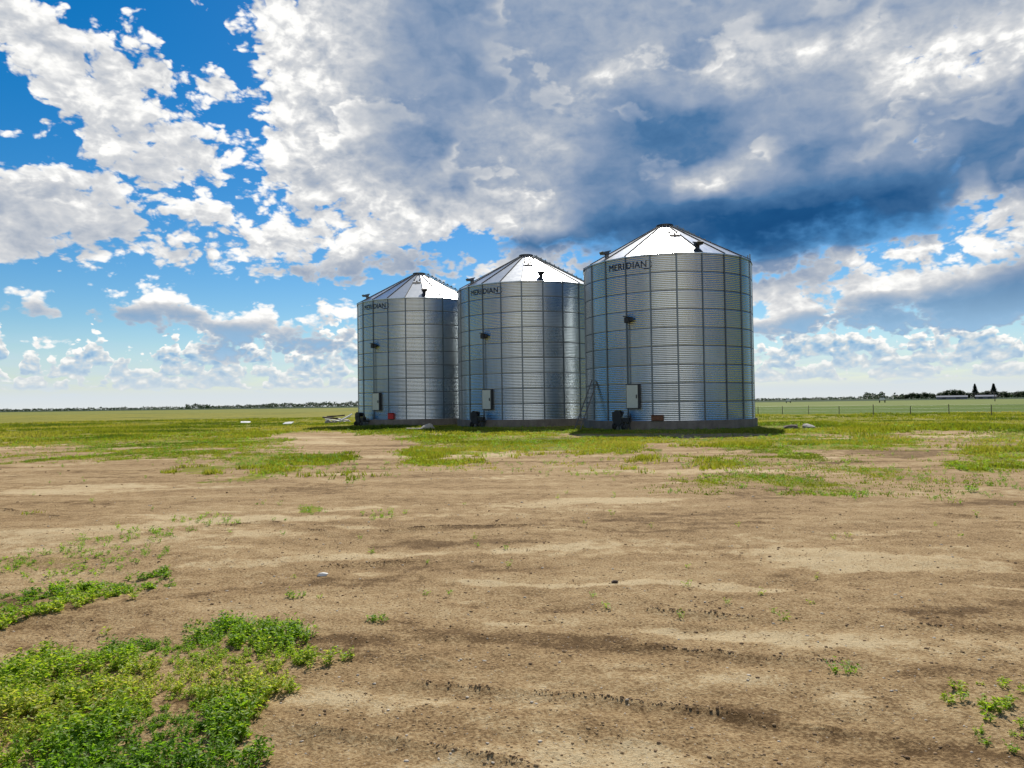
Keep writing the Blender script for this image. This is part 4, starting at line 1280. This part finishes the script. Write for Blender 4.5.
def leaves_mesh(name, pos, dirn, size, width, tint, mat, parent=None, stems=None):
    """folded pointed leaves: pos (n,3), dirn (n,3) unit, size, width (n)"""
    n = len(pos)
    up = np.tile(np.array([0, 0, 1.0]), (n, 1)) + rng.normal(0, 0.35, (n, 3))
    side = unit(np.cross(dirn, up)); nrm = np.cross(side, dirn)
    s = size[:, None]; w = width[:, None]
    v0 = pos; v2 = pos + dirn*s - nrm*s*0.12
    c = pos + dirn*s*0.45
    v1 = c + side*w*0.5 + nrm*w*0.22; v3 = c - side*w*0.5 + nrm*w*0.22
    V = np.stack([v0, v1, v2, v3], 1).reshape(-1, 3)
    b = np.arange(n)[:, None]*4
    F = np.concatenate([b + np.array([[0, 1, 2]]), b + np.array([[0, 2, 3]])], 0)
    T = np.tile(tint, 2)
    if stems is not None:
        a, e, wd = stems; k = len(a)
        sd = unit(np.cross(e - a, rng.normal(0, 1, (k, 3))))*wd[:, None]
        V2 = np.stack([a - sd, a + sd, e], 1).reshape(-1, 3)
        F2 = len(V) + np.arange(k)[:, None]*3 + np.array([[0, 1, 2]])
        V = np.vstack([V, V2]); F = np.vstack([F, F2]); T = np.concatenate([T, np.full(k, 0.35)])
    return mesh_np(name, V, [F], mat, False, parent, {'tint': ('FACE', np.clip(T, 0, 1))})

def weeds(name, px, py, h, nleaf, leaf, mat, parent=None, local=None, tint0=None, spread=0.55):
    """px,py plant positions; h heights (m); nleaf leaves per plant; leaf length"""
    n = len(px); pz = height_at(px, py) - 0.004
    ns = 6
    ang = rng.uniform(0, 2*np.pi, (n, ns)); lean = rng.uniform(0.15, 1.0, (n, ns))*spread
    hh = h[:, None]*rng.uniform(0.55, 1.0, (n, ns))
    sd = unit(np.stack([np.cos(ang)*lean, np.sin(ang)*lean, np.ones_like(ang)*0.75], -1))
    base = np.stack([px, py, pz], -1)[:, None, :] + np.stack([np.cos(ang), np.sin(ang), 0*ang], -1)*0.012
    tip = base + sd*hh[..., None]
    m = max(1, nleaf//ns)
    t = rng.uniform(0.2, 1.0, (n, ns, m))
    pos = base[:, :, None, :] + (tip - base)[:, :, None, :]*t[..., None]
    la = rng.uniform(0, 2*np.pi, (n, ns, m)); le = rng.uniform(-0.25, 0.8, (n, ns, m))
    dr = np.stack([np.cos(la)*np.cos(le), np.sin(la)*np.cos(le), np.sin(le)], -1)
    sz = leaf*rng.uniform(0.55, 1.25, (n, ns, m))*(1.15 - 0.5*t)*np.clip(h/np.mean(h), 0.6, 1.4)[:, None, None]
    tn = (tint0 if tint0 is not None else np.full(n, 0.5))[:, None, None] + rng.normal(0, 0.16, (n, ns, m))
    if local is not None:
        off = np.array([local[0], local[1], local[2]]); pos = pos - off; base = base - off; tip = tip - off
    return leaves_mesh(name, pos.reshape(-1, 3), dr.reshape(-1, 3), sz.ravel(), (sz*rng.uniform(0.38, 0.6, sz.shape)).ravel(), tn.ravel(), mat, parent,
                       (base.reshape(-1, 3), tip.reshape(-1, 3), np.full(n*ns, 0.0025)))

def in_poly(x, y, poly):
    r = np.zeros(x.shape, bool); n = len(poly)
    for i in range(n):
        x0, y0 = poly[i]; x1, y1 = poly[(i+1) % n]
        c = ((y0 > y) != (y1 > y)) & (x < (x1 - x0)*(y - y0)/((y1 - y0) if y1 != y0 else 1e-9) + x0)
        r ^= c
    return r

def poly_points(poly, density):
    p = np.array(poly); lo, hi = p.min(0) - 0.5, p.max(0) + 0.5
    n = int((hi - lo).prod()*density)
    x = rng.uniform(lo[0], hi[0], n); y = rng.uniform(lo[1], hi[1], n)
    wx = (fbm(x*2.2, y*2.2, 4, 70, 0.7) - 0.5)*0.8; wy = (fbm(x*2.2, y*2.2, 4, 71, 0.7) - 0.5)*0.8
    k = in_poly(x + wx, y + wy, poly)
    return x[k], y[k]

def bed(name, poly, density, h, nleaf, leaf, label, gap=0.36, tint=0.5, tvar=0.9):
    x, y = poly_points(poly, density)
    thin = fbm(x*2.6, y*2.6, 3, 80)
    k = (thin > gap) | (rng.random(len(x)) < 0.12)
    x, y, thin = x[k], y[k], thin[k]
    hs = h*(0.45 + 1.1*sstep(thin, gap, 0.72))*rng.uniform(0.6, 1.2, len(x))
    tt = tint + (fbm(x*1.1 + 9, y*1.1, 2, 82) - 0.5)*tvar
    return tag(weeds(name, x, y, hs, nleaf, leaf, M['weed'], tint0=tt), label, 'weeds', None, 'stuff')

bed('weed_bed', WEED_BED[0], 290, 0.095, 42, 0.030, 'lush green weeds covering the near left corner of the yard', 0.22, 0.56, 1.1)
bed('weed_strip', WEED_STRIP[0], 200, 0.085, 36, 0.032, 'long low strip of green weeds behind the near weed bed', 0.28, 0.58, 1.1)
bed('weed_clump', WEED_CLUMP[0], 170, 0.12, 36, 0.034, 'small clump of weeds just right of the big weed bed', 0.30, 0.6)
bed('weed_patch', WEED_RIGHT[0], 80, 0.085, 30, 0.028, 'thin dry looking weeds in the near right corner', 0.38, 0.75)
bed('weed_fringe', WEED_FRINGE[0], 150, 0.05, 24, 0.024, 'tiny sparse weeds at the ragged edge of the weed bed', 0.42, 0.75)

# single weeds out on the bare dirt
for (x, y, h, lab) in ((-1.07, 5.78, 0.10, 'lone leafy weed on bare dirt right of the weed clump'), (-1.96, 6.63, 0.09, 'lone small dark weed on bare dirt beyond the weed clump'),
                       (2.05, 4.62, 0.10, 'lone weed on bare dirt at the left edge of the thin near right weeds'), (8.3, 13.4, 0.16, 'lone weed far out on the bare dirt, right of the sparse green patch')):
    X, Y = np.array([x, x + 0.05, x - 0.06]), np.array([y, y + 0.04, y + 0.03])
    r = weeds('single_weed', X, Y, np.full(3, h), 30, h*0.32, M['weed'], None, (x, y, gz(x, y)), np.full(3, 0.4))
    r.location = (x, y, gz(x, y)); tag(r, lab, 'weed', 'single weeds on the dirt')

# small weeds sprinkled over the thin patches of the yard
def sprinkle():
    n = 60000
    d = 6.0*(55.0/6.0)**rng.random(n); a = np.radians(rng.uniform(-39, 39, n))
    x, y = d*np.sin(a), d*np.cos(a)
    gr = np.clip(grass_at(x, y), 0, 1)
    keep = rng.random(n) < np.where(gr < 0.04, 0.003, 0.06 + 0.5*gr)*(fbm(x*0.8, y*0.8, 3, 90) > 0.40)
    x, y, d = x[keep], y[keep], d[keep]
    print('sprinkle', len(x))
    if len(x) > 14000: x, y, d = x[:14000], y[:14000], d[:14000]
    h = rng.uniform(0.03, 0.09, len(x))*(1 + d/30)
    tag(weeds('yard_weeds', x, y, h, 12, 0.05, M['weed'], tint0=np.clip(0.55 + (fbm(x*0.3, y*0.3, 2, 91) - 0.5)*1.2, 0, 1)), 'sparse small weeds sprinkled over the thin green patches of the dirt yard', 'weeds', None, 'stuff')
sprinkle()

def grass():
    n = 190000
    d = 14.0*(120.0/14.0)**rng.random(n); a = np.radians(rng.uniform(-41, 41, n))
    x, y = d*np.sin(a), d*np.cos(a)
    gr = grass_at(x, y)
    keep = (y + 0.42*x < 99) & (rng.random(n) < gr**1.5*0.75) & (fbm(x*0.6, y*0.6, 3, 95) > 0.36)
    for (bx, by) in BINS: keep &= np.hypot(x - bx, y - by) > BR + 0.3
    x, y, d = x[keep], y[keep], d[keep]
    print('grass tufts', len(x))
    k = 6; n = len(x)
    z = height_at(x, y, False)
    tall = 0.55 + 1.0*sstep(fbm(x*0.25, y*0.25, 3, 96), 0.4, 0.7)
    # rank clumps
    for (cx, cy, r, f) in ((-8.6, 53.6, 2.4, 2.2), (19.5, 39.0, 4.0, 1.9), (-15, 72, 4, 1.5), (24, 47, 3, 1.4)):
        tall *= 1 + (f - 1)*np.exp(-((x - cx)**2/(r*1.6)**2 + (y - cy)**2/r**2))
    for (bx, by) in BINS: tall *= 0.45 + 0.55*sstep(np.hypot(x - bx, y - by), 7.0, 11.0)
    h = (0.055 + 0.05*rng.random((n, k)))*tall[:, None]*(1 + d[:, None]/160)
    an = rng.uniform(0, 2*np.pi, (n, k)); ln = rng.uniform(0.1, 0.8, (n, k))
    rad = rng.uniform(0, 0.12, (n, k))*(1 + d[:, None]/60)
    bx = x[:, None] + np.cos(an*1.7)*rad; by = y[:, None] + np.sin(an*1.7)*rad; bz = np.repeat(z[:, None] - 0.02, k, 1)
    base = np.stack([bx, by, bz], -1); tip = base + np.stack([np.cos(an)*ln*h, np.sin(an)*ln*h, h], -1)
    sd = unit(np.stack([np.cos(an*2.3), np.sin(an*2.3), 0*an], -1))*(0.010*(1 + d[:, None]/22))[..., None]
    V = np.stack([base - sd, base + sd, tip], 2).reshape(-1, 3)
    F = np.arange(n*k)[:, None]*3 + np.array([[0, 1, 2]])
    t = np.clip(0.5 + (fbm(x*0.12, y*0.2, 3, 97) - 0.5)*1.9, 0, 1)[:, None] + rng.normal(0, 0.15, (n, k))
    tag(mesh_np('grass', V, [F], M['grass'], False, None, {'tint': ('FACE', np.clip(t.ravel(), 0, 1))}), 'rough green grass growing round the bins and across the yard edge', 'grass', None, 'stuff')
grass()

# clods and gravel
_ico = None
def scatter_lumps(name, x, y, s, flat, mat, label):
    bm = bmesh.new(); bmesh.ops.create_icosphere(bm, subdivisions=1, radius=1.0)
    bv = np.array([v.co[:] for v in bm.verts]); bf = np.array([[v.index for v in f.verts] for f in bm.faces]); bm.free()
    n = len(x); m = len(bv)
    sc = s[:, None, None]*np.stack([rng.uniform(0.7, 1.4, n), rng.uniform(0.7, 1.4, n), rng.uniform(0.5, 0.95, n)*flat], -1)[:, None, :]
    V = bv[None]*sc*rng.uniform(0.7, 1.2, (n, m, 1))
    a = rng.uniform(0, 6.28, n); c, s_ = np.cos(a)[:, None], np.sin(a)[:, None]
    X = V[..., 0]*c - V[..., 1]*s_ + x[:, None]; Y = V[..., 0]*s_ + V[..., 1]*c + y[:, None]
    Z = V[..., 2] + (height_at(x, y) + s*0.12)[:, None]
    F = (np.arange(n)[:, None, None]*m + bf[None]).reshape(-1, 3)
    tag(mesh_np(name, np.stack([X, Y, Z], -1).reshape(-1, 3), [F], mat), label, name.split('_')[-1], None, 'stuff')
def lumps():
    n = 5200
    d = 3.0*(26.0/3.0)**rng.random(n); a = np.radians(rng.uniform(-39, 39, n))
    x, y = d*np.sin(a), d*np.cos(a)
    s = (0.002 + 0.009*rng.random(n)**4)*(1 + d/12)
    k = fbm(x*0.9, y*1.4, 3, 100) > 0.47
    xs, ys, ss = [x[k]], [y[k]], [s[k]]
    for i, line in enumerate(RUTS):                                   # crumbs thrown up along the wheel ruts
        for (x0, y0), (x1, y1) in zip(line[:-1], line[1:]):
            L = math.hypot(x1 - x0, y1 - y0); c = int(L*150)
            t = rng.random(c); px, py = x0 + (x1 - x0)*t, y0 + (y1 - y0)*t
            kk = (vnoise(px*1.4 + i*7, py*1.4, 60 + i) > 0.5) & (vnoise(px*3.7, py*3.7 + i, 64) > 0.42)
            px, py = px[kk], py[kk]; q = len(px)
            sc = 1 + 0.06*math.hypot(x0, y0)
            xs.append(px + rng.normal(0, 0.014, q)*sc); ys.append(py + rng.normal(0, 0.013, q)*sc); ss.append((0.002 + 0.0055*rng.random(q)**2.5)*sc)
    mt = plain_mat('damp_soil_clod', (0.20, 0.125, 0.062), 0.95, 0.0, 0.3, 20.0)
    scatter_lumps('soil_clods', np.concatenate(xs), np.concatenate(ys), np.concatenate(ss), 0.8, mt, 'dark crumbled soil clods lying along the wheel ruts of the dirt yard')
    n = 1300
    d = 3.0*(18.0/3.0)**rng.random(n); a = np.radians(rng.uniform(-39, 39, n))
    x, y = d*np.sin(a), d*np.cos(a)
    s = (0.003 + 0.007*rng.random(n)**4)*(1 + d/12)
    scatter_lumps('scattered_gravel', x, y, s, 0.7, plain_mat('pale_gravel', (0.46, 0.40, 0.32), 0.85, 0.0, 0.25, 30.0), 'pale bits of gravel scattered over the dirt yard')
lumps()
def crumbs():
    n = 15000
    d = 3.0*(13.0/3.0)**rng.random(n); a = np.radians(rng.uniform(-39, 39, n))
    x, y = d*np.sin(a), d*np.cos(a)
    k = fbm(x*1.6, y*2.2, 3, 130) > 0.42
    x, y, d = x[k], y[k], d[k]
    s = (0.0022 + 0.006*rng.random(len(x))**3)*(1 + d/14)
    scatter_lumps('dirt_crumbs', x, y, s, 0.75, plain_mat('dry_dirt_crumb', (0.33, 0.22, 0.11), 0.95, 0.0, 0.3, 25.0), 'dry crumbs of earth lying loose all over the near dirt')
crumbs()

# ------------------------------------------------------------------ far trees
def crown(name, parent, n, fn, size, mat):
    P = fn(n); n = len(P)
    d = unit(rng.normal(0, 1, (n, 3)))
    s = size*rng.uniform(0.6, 1.4, n)
    return leaves_mesh(name, P, d, s, s*0.8, rng.random(n), mat, parent)

def decid(h, w):
    lob = [(rng.normal(0, w*0.24), rng.normal(0, w*0.24), h*rng.uniform(0.42, 0.82), w*rng.uniform(0.22, 0.34)) for _ in range(9)]
    def fn(n):
        out = []
        for (lx, ly, lz, lr) in lob:
            m = n//9; v = unit(rng.normal(0, 1, (m, 3)))*(rng.random((m, 1))**0.4)*lr
            v[:, 2] *= 0.9; out.append(v + np.array([lx, ly, lz]))
        return np.vstack(out)
    return fn
def conif(h, w):
    def fn(n):
        t = rng.random(n)**0.7; r = w*0.5*(1 - t)*(0.65 + 0.35*np.abs(np.sin(t*34)))*np.sqrt(rng.random(n)); a = rng.uniform(0, 6.28, n)
        return np.stack([np.cos(a)*r, np.sin(a)*r, h*(0.10 + 0.9*t)], -1)
    return fn

def tree(name, h, w, kind):
    root = empty(name)
    bm = bmesh.new(); add_cyl(bm, (0, 0, -0.3), (0, 0, h*0.6), 0.045*h*0.6, 0.012*h, 8)
    if kind == 'decid':
        for k in range(4):
            a = k*1.6 + h; add_cyl(bm, (0, 0, h*(0.28 + 0.06*k)), (math.cos(a)*w*0.28, math.sin(a)*w*0.28, h*(0.55 + 0.06*k)), 0.014*h, 0.005*h, 6)
    obj_bm('trunk', bm, M['bark'], root)
    if kind == 'decid': crown('crown', root, 1500, decid(h, w), h*0.085, M['tree'])
    else: crown('crown', root, 1700, conif(h, w), h*0.06, M['spruce'])
    return root

protos = [tree('broadleaf_tree', 9.0, 9.5, 'decid'), tree('broadleaf_tree', 8.0, 7.5, 'decid'), tree('broadleaf_tree', 10.5, 9.0, 'decid')]
spruce = tree('spruce_tree', 13.5, 9.0, 'conif')
used = set()
trees = [  # bearing, distance, kind, scale
 (27.95, 800, 1, .62), (28.35, 800, 0, .72), (28.75, 810, 1, .8), (29.2, 820, 0, .75), (29.6, 800, 1, .72), (30.0, 830, 0, .72), (30.45, 820, 2, .82), (30.85, 800, 0, .95), (31.25, 830, 2, .82),
 (31.65, 820, 1, .8), (32.1, 800, 1, .78), (32.45, 830, 0, .72), (32.85, 820, 2, .72), (33.2, 830, 1, .8), (33.5, 815, 0, .7), (33.75, 800, 1, .75), (34.3, 820, 1, .85), (34.7, 800, 0, .7), (35.2, 830, 2, .75), (35.7, 810, 0, .8)]
for i, (b_, d_, k_, s_) in enumerate(trees):
    o = protos[k_] if k_ not in used else copy_tree(protos[k_]); used.add(k_)
    x, y = at(b_, d_); o.location = (x, y, 0); o.scale = (s_,)*3; o.rotation_euler = (0, 0, i*1.9)
    if i == 7: lab = 'tallest dark broadleaf tree of the far farmyard row, well left of the spruces'
    elif i == 0: lab = 'small dark broadleaf tree at the left end of the far farmyard row'
    elif i == 16: lab = 'lone dark broadleaf tree just right of the right spruce'
    else: lab = 'dark broadleaf tree within the far farmyard row at right'
    tag(o, lab, 'tree', 'broadleaf trees of the far farmyard')
for i, (b_, lab) in enumerate(((32.02, 'left one of two tall pointed spruces above the far farmyard'), (33.05, 'right one of two tall pointed spruces above the far farmyard'))):
    o = spruce if i == 0 else copy_tree(spruce); x, y = at(b_, 790 + i*15); o.location = (x, y, 0); o.scale = (1.0 + 0.15*i, 1.0 + 0.15*i, 0.98); o.rotation_euler = (0, 0, i*2.0)
    tag(o, lab, 'tree', 'spruces of the far farmyard')

def treeline():
    # bearing range, distance, height of the wooded rim of the plain
    out = []
    def run(b0, b1, dist, h0, h1, n):
        t = rng.random(n); b = np.radians(b0 + (b1 - b0)*t)
        d = dist*rng.uniform(0.97, 1.03, n)
        prof = (h0 + (h1 - h0)*t)*(0.45 + 0.9*fbm(t*(b1 - b0)*5.0 + b0*3, t*0, 3, 120))
        z = prof*rng.random(n)**0.7
        out.append(np.stack([d*np.sin(b), d*np.cos(b), z], -1))
    run(-46, -23.5, 2400, 5.0, 6.0, 5200); run(-23.8, -22.2, 2350, 13, 13, 700); run(-22.5, -18, 2400, 7, 9, 1700); run(-18.6, -9, 2300, 11, 15, 4200)
    run(-9, 17, 2500, 7, 7, 5000); run(17, 28, 2500, 5, 8, 3200); run(25.4, 26.7, 2000, 14, 14, 700); run(27.3, 40, 1500, 7, 8, 4200)
    P = np.vstack(out); n = len(P); s = rng.uniform(2.2, 5.0, n)
    tag(leaves_mesh('treeline', P, unit(rng.normal(0, 1, (n, 3))), s, s*0.8, rng.random(n), M['tree']), 'thin dark line of woods along the flat horizon', 'woods', None, 'stuff')
treeline()
